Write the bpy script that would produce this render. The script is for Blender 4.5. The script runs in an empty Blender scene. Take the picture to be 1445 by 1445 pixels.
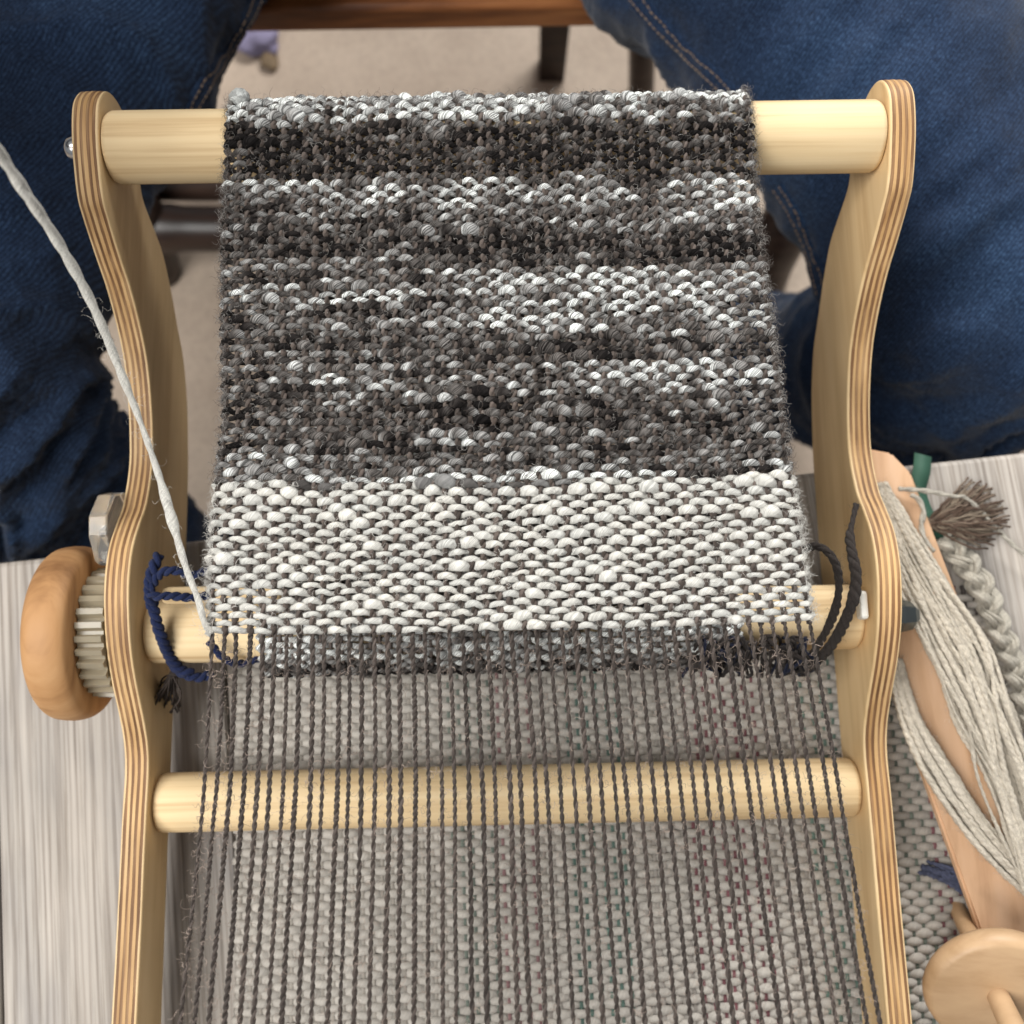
import bpy, bmesh, math, random
import numpy as np
from mathutils import Vector, Matrix
from mathutils.bvhtree import BVHTree

rng = np.random.default_rng(7)
random.seed(7)
R = math.radians
scene = bpy.context.scene
COL = scene.collection

# ------------------------------------------------------------------ camera
cam_data = bpy.data.cameras.new('camera')
cam = bpy.data.objects.new('camera', cam_data)
COL.objects.link(cam)
scene.camera = cam
FPX = 1418.0                                   # focal length in photo pixels
cam_data.sensor_width = 36.0
cam_data.lens = 36.0 * FPX / 1445.0
cam_data.clip_start = 0.02
cam_data.clip_end = 60.0
cam.matrix_world = (Matrix.Translation((-0.0012, 0.0, 0.568)) @ Matrix.Rotation(R(10.04), 4, 'X')
                    @ Matrix.Rotation(R(-0.65), 4, 'Y') @ Matrix.Rotation(R(-1.1), 4, 'Z'))
cam_data.dof.use_dof = True
cam_data.dof.focus_distance = 0.432
cam_data.dof.aperture_fstop = 8.2
CAM = cam.matrix_world.copy()
ORG = CAM.translation.copy()

# ------------------------------------------------------------------ light
world = bpy.data.worlds.new('World')
scene.world = world
world.use_nodes = True
bg = world.node_tree.nodes['Background']
bg.inputs['Color'].default_value = (0.97, 0.98, 1.0, 1)
bg.inputs['Strength'].default_value = 0.27


def area_light(name, loc, target, size, power, color):
    d = bpy.data.lights.new(name, 'AREA')
    d.shape = 'RECTANGLE'
    d.size, d.size_y = size
    d.energy = power
    d.color = color
    o = bpy.data.objects.new(name, d)
    COL.objects.link(o)
    o.location = loc
    o.rotation_euler = (Vector(target) - Vector(loc)).to_track_quat('-Z', 'Y').to_euler()
    return o


area_light('window_light', (-1.05, -0.25, 1.95), (0, 0.05, 0.02), (1.3, 1.3), 70, (1.0, 0.98, 0.945))
area_light('far_window_light', (0.75, 2.05, 1.30), (0.05, 0.2, 0.0), (1.2, 1.0), 72, (1.0, 0.985, 0.96))
scene.view_settings.view_transform = 'Standard'
scene.view_settings.look = 'None'
scene.view_settings.exposure = 0.0
scene.view_settings.gamma = 1.0
scene.cycles.use_denoising = True
scene.cycles.max_bounces = 8
scene.cycles.transparent_max_bounces = 8

TABLE_Z = 0.0
FLOOR_Z = -0.66


# ------------------------------------------------------------------ helpers
def ray(px, py):
    d = CAM.to_3x3() @ Vector(((px - 722.5) / FPX, -(py - 722.5) / FPX, -1.0))
    return d


def at(px, py, z):
    """the point at height z that the photo shows at this pixel"""
    d = ray(px, py)
    t = (z - ORG.z) / d.z
    return ORG + d * t


def atn(px, py, z):
    p = at(px, py, z)
    return np.array([p.x, p.y, p.z])


def tag(o, label=None, cat=None, group=None, kind=None):
    if label: o['label'] = label
    if cat: o['category'] = cat
    if group: o['group'] = group
    if kind: o['kind'] = kind
    return o


def empty(name, loc=(0, 0, 0)):
    o = bpy.data.objects.new(name, None)
    COL.objects.link(o)
    o.location = loc
    o.empty_display_size = 0.02
    return o


def link(name, me, mat, parent=None, smooth=True):
    o = bpy.data.objects.new(name, me)
    COL.objects.link(o)
    if mat is not None and len(me.materials) == 0:
        me.materials.append(mat)
    if parent is not None:
        o.parent = parent
        if parent.parent is None:
            o.matrix_parent_inverse = Matrix.Translation(parent.location).inverted()
    if smooth:
        me.polygons.foreach_set('use_smooth', np.ones(len(me.polygons), dtype=bool))
    return o


class MB:
    """collects tubes, prisms and grids; build() links them as one mesh object"""
    def __init__(self):
        self.v, self.f, self.c, self.a = [], [], [], []
        self.n = 0

    def add(self, v, f, c=None, a=None):
        v = np.asarray(v, float)
        self.v.append(v)
        self.f.extend((np.asarray(f) + self.n).tolist() if not isinstance(f, list) else [[i + self.n for i in q] for q in f])
        self.c.append(np.ones((len(v), 3)) if c is None else np.broadcast_to(np.asarray(c, float), (len(v), 3)))
        self.a.append(np.zeros((len(v), 3)) if a is None else a)
        self.n += len(v)
        return self

    def tube(self, path, rad, sides=8, ref=(0, 0, 1), col=None, twist=0.0, flat=1.0, seed=0.0, caps=True):
        p = np.asarray(path, float)
        n = len(p)
        r = np.broadcast_to(np.asarray(rad, float), (n,))
        t = np.gradient(p, axis=0)
        t /= np.linalg.norm(t, axis=1, keepdims=True) + 1e-12
        ref = np.broadcast_to(np.asarray(ref, float), (n, 3))
        b = np.cross(t, ref)
        b /= np.linalg.norm(b, axis=1, keepdims=True) + 1e-12
        nn = np.cross(b, t)
        ang = np.arange(sides) * 2 * math.pi / sides
        ca, sa = np.cos(ang), np.sin(ang)
        rr = r[:, None, None]
        v = p[:, None, :] + rr * (b[:, None, :] * ca[None, :, None] + nn[:, None, :] * (sa * flat)[None, :, None])
        ln = np.concatenate([[0], np.cumsum(np.linalg.norm(np.diff(p, axis=0), axis=1))])
        th = ang[None, :] + twist * ln[:, None]
        a = np.stack([np.cos(th), np.sin(th), np.broadcast_to(ln[:, None] * 70, th.shape) + seed], axis=2)
        i = np.arange(n - 1)[:, None] * sides
        k = np.arange(sides)[None, :]
        k2 = (k + 1) % sides
        q = np.stack([i + k, i + k2, i + sides + k2, i + sides + k], axis=2).reshape(-1, 4)
        fl = q.tolist()
        if caps:
            fl.append(list(range(sides - 1, -1, -1)))
            fl.append(list(range((n - 1) * sides, n * sides)))
        c = None
        if col is not None:
            col = np.asarray(col, float)
            c = np.broadcast_to(col, (n * sides, 3)) if col.ndim == 1 else np.repeat(col, sides, axis=0)
        return self.add(v.reshape(-1, 3), fl, c, a.reshape(-1, 3))

    def mesh(self, name):
        me = bpy.data.meshes.new(name)
        v = np.concatenate(self.v)
        me.from_pydata(v.tolist(), [], self.f)
        c = np.concatenate(self.c)
        at_ = me.attributes.new('col', 'FLOAT_COLOR', 'POINT')
        at_.data.foreach_set('color', np.concatenate([c, np.ones((len(c), 1))], axis=1).ravel())
        a = np.concatenate(self.a)
        at2 = me.attributes.new('fib', 'FLOAT_VECTOR', 'POINT')
        at2.data.foreach_set('vector', a.ravel())
        me.update()
        return me

    def build(self, name, mat, parent=None, smooth=True):
        return link(name, self.mesh(name), mat, parent, smooth)


def vnoise(x, seed, octaves=2):
    """smooth 1-D noise in about -1..1"""
    x = np.asarray(x, float)
    out, amp = np.zeros_like(x), 1.0
    for o in range(octaves):
        g = np.random.default_rng(int(seed) * 13 + o * 101 + 5)
        tab = g.uniform(-1, 1, 512)
        i = np.floor(x).astype(int)
        f = x - i
        f = f * f * (3 - 2 * f)
        out += amp * (tab[i % 512] * (1 - f) + tab[(i + 1) % 512] * f)
        x = x * 2.03 + 17.3
        amp *= 0.5
    return out / 1.5


def catmull(pts, n):
    p = np.asarray(pts, float)
    p = np.vstack([2 * p[0] - p[1], p, 2 * p[-1] - p[-2]])
    m = len(p) - 3
    out = []
    for t in np.linspace(0, m - 1e-6, n):
        i = int(t)
        f = t - i
        a, b, c, d = p[i:i + 4]
        out.append(0.5 * ((2 * b) + (c - a) * f + (2 * a - 5 * b + 4 * c - d) * f * f + (3 * b - a - 3 * c + d) * f ** 3))
    return np.array(out)


def lathe(profile, axis_origin, axis, seg=48, ref=(0, 0, 1)):
    """profile: (along, radius) pairs -> verts, faces"""
    ax = np.asarray(axis, float); ax /= np.linalg.norm(ax)
    u = np.cross(ax, ref); u /= np.linalg.norm(u)
    w = np.cross(ax, u)
    o = np.asarray(axis_origin, float)
    v, f = [], []
    for (s, r) in profile:
        for k in range(seg):
            a = 2 * math.pi * k / seg
            v.append(o + ax * s + r * (u * math.cos(a) + w * math.sin(a)))
    for i in range(len(profile) - 1):
        for k in range(seg):
            k2 = (k + 1) % seg
            f.append([i * seg + k, i * seg + k2, (i + 1) * seg + k2, (i + 1) * seg + k])
    f.append(list(range(seg - 1, -1, -1)))
    f.append(list(range((len(profile) - 1) * seg, len(profile) * seg)))
    return np.array(v), f


# ------------------------------------------------------------------ materials
def new_mat(name):
    m = bpy.data.materials.new(name)
    m.use_nodes = True
    nt = m.node_tree
    return m, nt, nt.nodes['Principled BSDF']


def N(nt, kind, **kw):
    n = nt.nodes.new(kind)
    for k, v in kw.items():
        if k in n.inputs:
            n.inputs[k].default_value = v
        else:
            setattr(n, k, v)
    return n


def ramp(nt, fac, stops):
    r = nt.nodes.new('ShaderNodeValToRGB')
    el = r.color_ramp.elements
    while len(el) < len(stops):
        el.new(0.5)
    for e, (p, c) in zip(el, stops):
        e.position = p
        e.color = (*c, 1) if len(c) == 3 else c
    nt.links.new(fac, r.inputs['Fac'])
    return r.outputs['Color']


def mul(nt, a, b, fac=1.0):
    m = nt.nodes.new('ShaderNodeMix')
    m.data_type = 'RGBA'
    m.blend_type = 'MULTIPLY'
    m.inputs[0].default_value = fac
    nt.links.new(a, m.inputs[6])
    nt.links.new(b, m.inputs[7])
    return m.outputs[2]


def bump(nt, h, bsdf, strength, dist):
    b = N(nt, 'ShaderNodeBump')
    b.inputs['Strength'].default_value = strength
    b.inputs['Distance'].default_value = dist
    nt.links.new(h, b.inputs['Height'])
    nt.links.new(b.outputs['Normal'], bsdf.inputs['Normal'])
    return b


def yarn_mat(name, streak=(0.55, 1.15), edge=(0.3, 0.7), spec=0.2, k=(2.6, 2.6, 0.35), bstr=0.9, bdist=0.0008, sheen=0.06, base=None, rough=0.85):
    m, nt, p = new_mat(name)
    fib = N(nt, 'ShaderNodeAttribute', attribute_name='fib')
    mp = N(nt, 'ShaderNodeMapping')
    mp.inputs['Scale'].default_value = k
    nt.links.new(fib.outputs['Vector'], mp.inputs['Vector'])
    no = N(nt, 'ShaderNodeTexNoise', Scale=1.6, Detail=4.0, Roughness=0.65)
    nt.links.new(mp.outputs['Vector'], no.inputs['Vector'])
    st = ramp(nt, no.outputs['Fac'], [(edge[0], (streak[0],) * 3), (edge[1], (streak[1],) * 3)])
    col = N(nt, 'ShaderNodeAttribute', attribute_name='col')
    nt.links.new(mul(nt, col.outputs['Color'], st), p.inputs['Base Color'])
    p.inputs['Roughness'].default_value = rough
    p.inputs['Specular IOR Level'].default_value = spec
    p.inputs['Sheen Weight'].default_value = sheen
    p.inputs['Sheen Roughness'].default_value = 0.4
    bump(nt, no.outputs['Fac'], p, bstr, bdist)
    return m


def wood_mat(name, stops, scale=(6, 90, 90), rough=0.5, bstr=0.15, coat=0.0, blotch=0.12, nscale=1.0):
    """stops: dark -> light colours along the grain noise, object coordinates scaled so the grain runs along the small axis"""
    m, nt, p = new_mat(name)
    tc = N(nt, 'ShaderNodeTexCoord')
    mp = N(nt, 'ShaderNodeMapping')
    mp.inputs['Scale'].default_value = scale
    nt.links.new(tc.outputs['Object'], mp.inputs['Vector'])
    no = N(nt, 'ShaderNodeTexNoise', Scale=nscale, Detail=5.0, Roughness=0.6, Distortion=0.3)
    nt.links.new(mp.outputs['Vector'], no.inputs['Vector'])
    k = len(stops)
    c = ramp(nt, no.outputs['Fac'], [(0.3 + 0.4 * i / (k - 1), s) for i, s in enumerate(stops)])
    n2 = N(nt, 'ShaderNodeTexNoise', Scale=11.0, Detail=2.0)
    nt.links.new(tc.outputs['Object'], n2.inputs['Vector'])
    bl = ramp(nt, n2.outputs['Fac'], [(0.3, (1 - blotch,) * 3), (0.7, (1 + blotch * 0.5,) * 3)])
    nt.links.new(mul(nt, c, bl), p.inputs['Base Color'])
    p.inputs['Roughness'].default_value = rough
    p.inputs['Specular IOR Level'].default_value = 0.35
    p.inputs['Coat Weight'].default_value = coat
    p.inputs['Coat Roughness'].default_value = 0.25
    bump(nt, no.outputs['Fac'], p, bstr, 0.0004)
    return m


M = {}
M['weft'] = yarn_mat('cream_handspun_yarn', streak=(0.60, 1.10), edge=(0.32, 0.58), k=(3.2, 3.2, 0.26), bstr=1.0, bdist=0.0010)
M['marl'] = yarn_mat('marled_handspun_yarn', streak=(0.25, 2.3), edge=(0.40, 0.62), k=(2.1, 2.1, 0.22), bstr=1.0, bdist=0.0010, sheen=0.0, spec=0.08)
M['warp'] = yarn_mat('plied_warp_yarn', streak=(0.5, 1.35), k=(3.0, 3.0, 0.5), bstr=0.7, sheen=0.08, rough=0.5)
M['rug'] = yarn_mat('rug_yarn', streak=(0.7, 1.1), bstr=0.6)
M['cord'] = yarn_mat('cord_yarn', streak=(0.45, 1.3), bstr=0.9, bdist=0.001)
M['fuzz'] = yarn_mat('loose_fibre', streak=(0.8, 1.1), bstr=0.0, sheen=0.0)
M['beam'] = wood_mat('pale_turned_wood', [(0.50, 0.335, 0.17), (0.72, 0.545, 0.315), (0.79, 0.625, 0.385)], scale=(3, 130, 130), rough=0.68, bstr=0.14, blotch=0.16)
M['face'] = wood_mat('plywood_face', [(0.56, 0.37, 0.18), (0.70, 0.50, 0.265), (0.75, 0.55, 0.31)], scale=(60, 5, 60), rough=0.5, bstr=0.1, blotch=0.2)
M['ply_light'] = wood_mat('plywood_light_layer', [(0.38, 0.20, 0.075), (0.60, 0.37, 0.165), (0.71, 0.485, 0.25)], scale=(200, 9, 40), rough=0.6, bstr=0.3, blotch=0.4)
M['ply_dark'] = wood_mat('plywood_dark_layer', [(0.12, 0.056, 0.023), (0.23, 0.12, 0.055), (0.45, 0.28, 0.14)], scale=(260, 16, 40), rough=0.65, bstr=0.4, blotch=0.4)
M['knob'] = wood_mat('cherry_knob', [(0.21, 0.098, 0.038), (0.42, 0.225, 0.095), (0.50, 0.29, 0.135)], scale=(16, 12, 95), rough=0.6, bstr=0.1, nscale=1.0)
M['whorl'] = wood_mat('pale_spindle_wood', [(0.40, 0.25, 0.13), (0.50, 0.33, 0.19), (0.56, 0.38, 0.22)], scale=(20, 60, 60), rough=0.45)
M['shuttle'] = wood_mat('peach_shuttle_wood', [(0.48, 0.28, 0.16), (0.64, 0.41, 0.25), (0.70, 0.47, 0.31)], scale=(70, 9, 60), rough=0.5)
M['chair'] = wood_mat('red_brown_chair_wood', [(0.10, 0.032, 0.010), (0.25, 0.092, 0.030), (0.36, 0.15, 0.052)], scale=(8, 60, 60), rough=0.35, coat=0.4)
M['chair_dark'] = wood_mat('dark_chair_wood', [(0.016, 0.010, 0.008), (0.035, 0.02, 0.015), (0.06, 0.036, 0.026)], scale=(8, 60, 60), rough=0.4, coat=0.2)


def table_mat():
    m, nt, p = new_mat('weathered_table_wood')
    tc = N(nt, 'ShaderNodeTexCoord')
    oi = N(nt, 'ShaderNodeObjectInfo')
    add = N(nt, 'ShaderNodeVectorMath', operation='ADD')
    sc = N(nt, 'ShaderNodeVectorMath', operation='SCALE')
    sc.inputs['Scale'].default_value = 3.0
    cmb = N(nt, 'ShaderNodeCombineXYZ')
    for i in range(3):
        nt.links.new(oi.outputs['Random'], cmb.inputs[i])
    nt.links.new(cmb.outputs[0], sc.inputs[0])
    nt.links.new(tc.outputs['Object'], add.inputs[0])
    nt.links.new(sc.outputs[0], add.inputs[1])
    # growth lines
    mp = N(nt, 'ShaderNodeMapping')
    mp.inputs['Scale'].default_value = (1, 0.045, 1)
    nt.links.new(add.outputs[0], mp.inputs['Vector'])
    wv = N(nt, 'ShaderNodeTexWave', Scale=62.0, Distortion=9.0, Detail=3.0)
    wv.inputs['Detail Scale'].default_value = 1.2
    nt.links.new(mp.outputs[0], wv.inputs['Vector'])
    mp2 = N(nt, 'ShaderNodeMapping')
    mp2.inputs['Scale'].default_value = (560, 9, 200)
    nt.links.new(add.outputs[0], mp2.inputs['Vector'])
    no = N(nt, 'ShaderNodeTexNoise', Scale=1.0, Detail=5.0, Roughness=0.65)
    nt.links.new(mp2.outputs[0], no.inputs['Vector'])
    n3 = N(nt, 'ShaderNodeTexNoise', Scale=14.0, Detail=4.0)
    mp3 = N(nt, 'ShaderNodeMapping')
    mp3.inputs['Scale'].default_value = (2.2, 0.6, 1)
    nt.links.new(add.outputs[0], mp3.inputs['Vector'])
    nt.links.new(mp3.outputs[0], n3.inputs['Vector'])
    base = ramp(nt, n3.outputs['Fac'], [(0.25, (0.25, 0.235, 0.23)), (0.5, (0.36, 0.33, 0.30)), (0.75, (0.46, 0.415, 0.37))])
    g = ramp(nt, wv.outputs['Fac'], [(0.0, (0.80, 0.78, 0.76)), (0.45, (1, 1, 1)), (1.0, (1.05, 1.05, 1.04))])
    f = ramp(nt, no.outputs['Fac'], [(0.32, (0.60, 0.57, 0.54)), (0.52, (1.0, 1.0, 1.0)), (0.7, (1.12, 1.12, 1.12))])
    nt.links.new(mul(nt, mul(nt, base, g), f), p.inputs['Base Color'])
    p.inputs['Roughness'].default_value = 0.6
    p.inputs['Specular IOR Level'].default_value = 0.3
    bump(nt, no.outputs['Fac'], p, 0.35, 0.0008)
    return m


def floor_mat():
    m, nt, p = new_mat('beige_floor')
    tc = N(nt, 'ShaderNodeTexCoord')
    no = N(nt, 'ShaderNodeTexNoise', Scale=9.0, Detail=6.0, Roughness=0.6)
    nt.links.new(tc.outputs['Object'], no.inputs['Vector'])
    n2 = N(nt, 'ShaderNodeTexNoise', Scale=160.0, Detail=3.0)
    nt.links.new(tc.outputs['Object'], n2.inputs['Vector'])
    c = ramp(nt, no.outputs['Fac'], [(0.3, (0.40, 0.315, 0.245)), (0.7, (0.50, 0.405, 0.32))])
    f = ramp(nt, n2.outputs['Fac'], [(0.3, (0.86, 0.86, 0.86)), (0.6, (1.0, 1.0, 1.0))])
    nt.links.new(mul(nt, c, f), p.inputs['Base Color'])
    p.inputs['Roughness'].default_value = 0.7
    bump(nt, n2.outputs['Fac'], p, 0.2, 0.001)
    return m


def denim_mat():
    m, nt, p = new_mat('blue_denim')
    tc = N(nt, 'ShaderNodeTexCoord')
    rot = N(nt, 'ShaderNodeMapping')
    rot.inputs['Rotation'].default_value = (0, 0, R(38))
    nt.links.new(tc.outputs['Object'], rot.inputs['Vector'])
    wv = N(nt, 'ShaderNodeTexWave', Scale=140.0, Distortion=1.6, Detail=3.0)
    wv.inputs['Detail Scale'].default_value = 6.0
    nt.links.new(rot.outputs[0], wv.inputs['Vector'])
    no = N(nt, 'ShaderNodeTexNoise', Scale=620.0, Detail=4.0, Roughness=0.7)
    nt.links.new(tc.outputs['Object'], no.inputs['Vector'])
    n2 = N(nt, 'ShaderNodeTexNoise', Scale=6.0, Detail=4.0)
    nt.links.new(tc.outputs['Object'], n2.inputs['Vector'])
    base = ramp(nt, n2.outputs['Fac'], [(0.28, (0.0072, 0.0155, 0.036)), (0.5, (0.0125, 0.0275, 0.064)), (0.72, (0.024, 0.052, 0.112))])
    t = ramp(nt, wv.outputs['Fac'], [(0.0, (0.55, 0.56, 0.60)), (1.0, (1.35, 1.34, 1.28))])
    s = ramp(nt, no.outputs['Fac'], [(0.34, (0.35, 0.36, 0.40)), (0.5, (0.85, 0.85, 0.87)), (0.68, (2.3, 2.1, 1.9))])
    nt.links.new(mul(nt, mul(nt, base, t), s), p.inputs['Base Color'])
    p.inputs['Roughness'].default_value = 0.9
    p.inputs['Specular IOR Level'].default_value = 0.15
    p.inputs['Sheen Weight'].default_value = 0.12
    mx = N(nt, 'ShaderNodeMath', operation='ADD')
    nt.links.new(wv.outputs['Fac'], mx.inputs[0])
    nt.links.new(no.outputs['Fac'], mx.inputs[1])
    bump(nt, mx.outputs[0], p, 0.35, 0.0006)
    return m


def plain(name, col, rough=0.5, metal=0.0, trans=0.0, ior=1.45, nscale=60, var=0.12, coat=0.0):
    m, nt, p = new_mat(name)
    tc = N(nt, 'ShaderNodeTexCoord')
    no = N(nt, 'ShaderNodeTexNoise', Scale=float(nscale), Detail=4.0)
    nt.links.new(tc.outputs['Object'], no.inputs['Vector'])
    c = ramp(nt, no.outputs['Fac'], [(0.3, tuple(x * (1 - var) for x in col)), (0.7, tuple(min(1, x * (1 + var)) for x in col))])
    nt.links.new(c, p.inputs['Base Color'])
    p.inputs['Roughness'].default_value = rough
    p.inputs['Metallic'].default_value = metal
    p.inputs['Transmission Weight'].default_value = trans
    p.inputs['IOR'].default_value = ior
    p.inputs['Coat Weight'].default_value = coat
    return m


M['table'] = table_mat()
M['floor'] = floor_mat()
M['denim'] = denim_mat()
M['clear'] = plain('clear_plastic', (0.62, 0.54, 0.39), rough=0.22, trans=0.6, ior=1.4, var=0.02)
M['glass'] = plain('thin_clear_plastic', (0.93, 0.91, 0.86), rough=0.06, trans=0.9, ior=1.3, var=0.02)
M['metal'] = plain('bright_steel', (0.62, 0.63, 0.64), rough=0.25, metal=1.0)
M['dark_metal'] = plain('dark_steel', (0.16, 0.18, 0.18), rough=0.3, metal=1.0)
M['white_plastic'] = plain('white_plastic', (0.72, 0.70, 0.64), rough=0.4)
M['shoe'] = plain('black_shoe', (0.012, 0.012, 0.013), rough=0.6)
M['sole'] = plain('white_sole', (0.5, 0.5, 0.5), rough=0.6)
M['purple'] = plain('purple_petal', (0.22, 0.20, 0.31), rough=0.7)
M['dry_leaf'] = plain('dry_leaf', (0.17, 0.12, 0.07), rough=0.8)
M['thread'] = plain('seam_thread', (0.27, 0.19, 0.13), rough=0.8)
M['unseen_shirt'] = plain('dark_shirt_cloth', (0.05, 0.05, 0.055), rough=0.9)
M['skin'] = plain('skin', (0.55, 0.33, 0.24), rough=0.55)
M['ribbon'] = plain('green_ribbon', (0.028, 0.085, 0.056), rough=0.7)

# ------------------------------------------------------------------ setting: floor
mb = MB()
S = 6.0
mb.add([(-S, -S, FLOOR_Z), (S, -S, FLOOR_Z), (S, S, FLOOR_Z), (-S, S, FLOOR_Z)], [[0, 1, 2, 3]])
tag(mb.build('floor', M['floor'], smooth=False), kind='structure')


def box_bm(dx, dy, dz, bev=0.0, seg=2):
    bm = bmesh.new()
    bmesh.ops.create_cube(bm, size=1.0)
    bmesh.ops.scale(bm, vec=(dx, dy, dz), verts=bm.verts)
    if bev:
        bmesh.ops.bevel(bm, geom=bm.edges[:], offset=bev, segments=seg, profile=0.5, affect='EDGES')
    return bm


def bm_mesh(bm, name):
    me = bpy.data.meshes.new(name)
    bm.to_mesh(me)
    bm.free()
    return me


# ------------------------------------------------------------------ table
EDGE_A = R(5.3)
table = empty('table')
tag(table, 'weathered grey brown plank table under the loom', 'table')
edge_c = np.array([0.0, 0.106])
ud = np.array([math.cos(EDGE_A), math.sin(EDGE_A)])         # along the edge
vd = np.array([-math.sin(EDGE_A), math.cos(EDGE_A)])        # towards the weaver
PW = 0.128
for k in range(-5, 6):
    bm = box_bm(PW - 0.0018, 1.0, 0.034, 0.003)
    o = link('plank', bm_mesh(bm, 'plank'), M['table'], table, smooth=False)
    c = edge_c + ud * (k * PW + 0.027) - vd * (0.5 + 0.002 * ((k * 7) % 3))
    o.matrix_parent_inverse = Matrix()
    o.location = (c[0], c[1], TABLE_Z - 0.017 - 0.0004 * ((k * 5) % 3))
    o.rotation_euler = (0, 0, EDGE_A)
for (a, b) in ((-0.62, 0.12), (0.62, 0.12), (-0.62, 0.9), (0.62, 0.9)):
    bm = box_bm(0.07, 0.07, -FLOOR_Z - 0.036, 0.004)
    o = link('leg', bm_mesh(bm, 'leg'), M['table'], table, smooth=False)
    c = edge_c + ud * a - vd * b
    o.matrix_parent_inverse = Matrix()
    o.location = (c[0], c[1], (FLOOR_Z - 0.036) / 2)
    o.rotation_euler = (0, 0, EDGE_A)

# ------------------------------------------------------------------ weaving machinery
def dot_arc(P, L):
    return np.array([np.interp(L, P[:, 0], P[:, k]) for k in range(1, P.shape[1])]).T


BEAM_Y, BEAM_Z, BEAM_R = 0.254, 0.1325, 0.0164
CB_Y, CB_Z, CB_R = 0.0334, 0.0515, 0.0165
ROLL_R = 0.0225
FELL = np.array([0.0245, 0.1575])


def cloth_profile():
    """(s, Y, Z, nY, nZ): fell -> over the front beam -> back underneath -> round the cloth beam"""
    C1, r1 = np.array([BEAM_Y, BEAM_Z]), BEAM_R + 0.0022
    d = C1 - FELL
    L = np.linalg.norm(d)
    base = math.atan2(d[1], d[0])
    al = math.asin(r1 / L)
    tl = math.sqrt(L * L - r1 * r1)
    ang = base + al
    T1 = FELL + tl * np.array([math.cos(ang), math.sin(ang)])
    pts = [FELL + (T1 - FELL) * t for t in np.linspace(0, 1, 60)]
    nrm = [np.array([-math.sin(ang), math.cos(ang)])] * 60
    # wrap the front beam clockwise
    C2, r2 = np.array([CB_Y, CB_Z]), ROLL_R
    dd = C1 - C2
    base2 = math.atan2(dd[1], dd[0])
    # outer tangent on the underside: normal direction at both circles
    off = math.asin((r1 - r2) / np.linalg.norm(dd))
    nang = base2 - math.pi / 2 - off
    a0, a1 = ang + math.pi / 2, nang
    for a in np.linspace(a0, a1, 60)[1:]:
        n = np.array([math.cos(a), math.sin(a)])
        pts.append(C1 + r1 * n); nrm.append(n)
    n = np.array([math.cos(nang), math.sin(nang)])
    A, B = C1 + r1 * n, C2 + r2 * n
    for t in np.linspace(0, 1, 50)[1:]:
        pts.append(A + (B - A) * t); nrm.append(n)
    for a in np.linspace(nang, nang - R(285), 80)[1:]:
        n = np.array([math.cos(a), math.sin(a)])
        pts.append(C2 + r2 * n); nrm.append(n)
    pts, nrm = np.array(pts), np.array(nrm)
    s = np.concatenate([[0], np.cumsum(np.linalg.norm(np.diff(pts, axis=0), axis=1))])
    tl2 = tl + (a0 - a1) * r1
    return np.column_stack([s, pts, nrm]), tl, tl2, tl2 + np.linalg.norm(B - A)


CP, S_TAN, S_WRAP, S_ROLL = cloth_profile()
S_END = CP[-1, 0]


def plane_pt(px, py):
    """hit the sloping cloth plane (fell .. beam) through a photo pixel"""
    d = ray(px, py)
    q = dot_arc(CP, np.array([0.0, S_TAN]))
    y0, z0 = q[0, :2]; y1, z1 = q[1, :2]
    k = (z1 - z0) / (y1 - y0)
    t = (z0 + k * (ORG.y - y0) - ORG.z) / (d.z - k * d.y)
    return ORG + d * t


edge_l = [(318, 200), (313, 300), (311, 400), (312, 500), (313, 600), (302, 680), (296, 740), (292, 820), (292, 890)]
edge_r = [(1064, 190), (1070, 280), (1085, 400), (1096, 480), (1106, 560), (1116, 650), (1130, 720), (1140, 800), (1149, 870)]


def edge_table(pix):
    rows = []
    for (x, y) in pix:
        p = plane_pt(x, y)
        rows.append((math.hypot(p.y - FELL[0], p.z - FELL[1]), p.x))
    rows.sort()
    return np.array(rows)


EL, ER = edge_table(edge_l), edge_table(edge_r)
NW = 49                                          # warp threads
PICK = 0.0031                                   # pick spacing


def cloth_x(u, s):
    """u: 0..1 from the left to the right selvedge warp"""
    l = np.interp(s, EL[:, 0], EL[:, 1])
    r = np.interp(s, ER[:, 0], ER[:, 1])
    return l + 0.0022 + (r - l - 0.0044) * u


def cloth_pt(u, s, h):
    q = dot_arc(CP, np.clip(s, 0, S_END))
    q[:, 0] += np.minimum(s, 0)                  # a little past the fell
    x = cloth_x(u, np.clip(s, 0, S_END))
    return np.column_stack([x, q[:, 0] + q[:, 2] * h, q[:, 1] + q[:, 3] * h])


# lightness of the marled yarn down the cloth: photo row, left, right, slubbiness
BANDS = [(60, .5, .45, .3), (118, .78, .72, .9), (150, .74, .62, 1.0), (166, .70, .62, .8), (184, .06, .05, .2), (240, .10, .04, .2),
         (256, .62, .55, .3), (280, .50, .62, .2), (300, .36, .48, .2), (322, .36, .40, .5), (340, .28, .14, .2), (368, .26, .10, .2),
         (384, .38, .84, .2), (402, .55, .82, .3), (425, .42, .66, .2), (445, .40, .62, .4), (470, .34, .56, .2), (486, .26, .22, .8),
         (504, .26, .30, .6), (520, .40, .46, .3), (538, .38, .72, .4), (556, .30, .34, .2), (575, .17, .22, .1), (595, .20, .26, .2),
         (615, .42, .38, .3), (640, .36, .30, .2), (662, .50, .38, .2)]
BA = np.array(BANDS)
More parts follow.
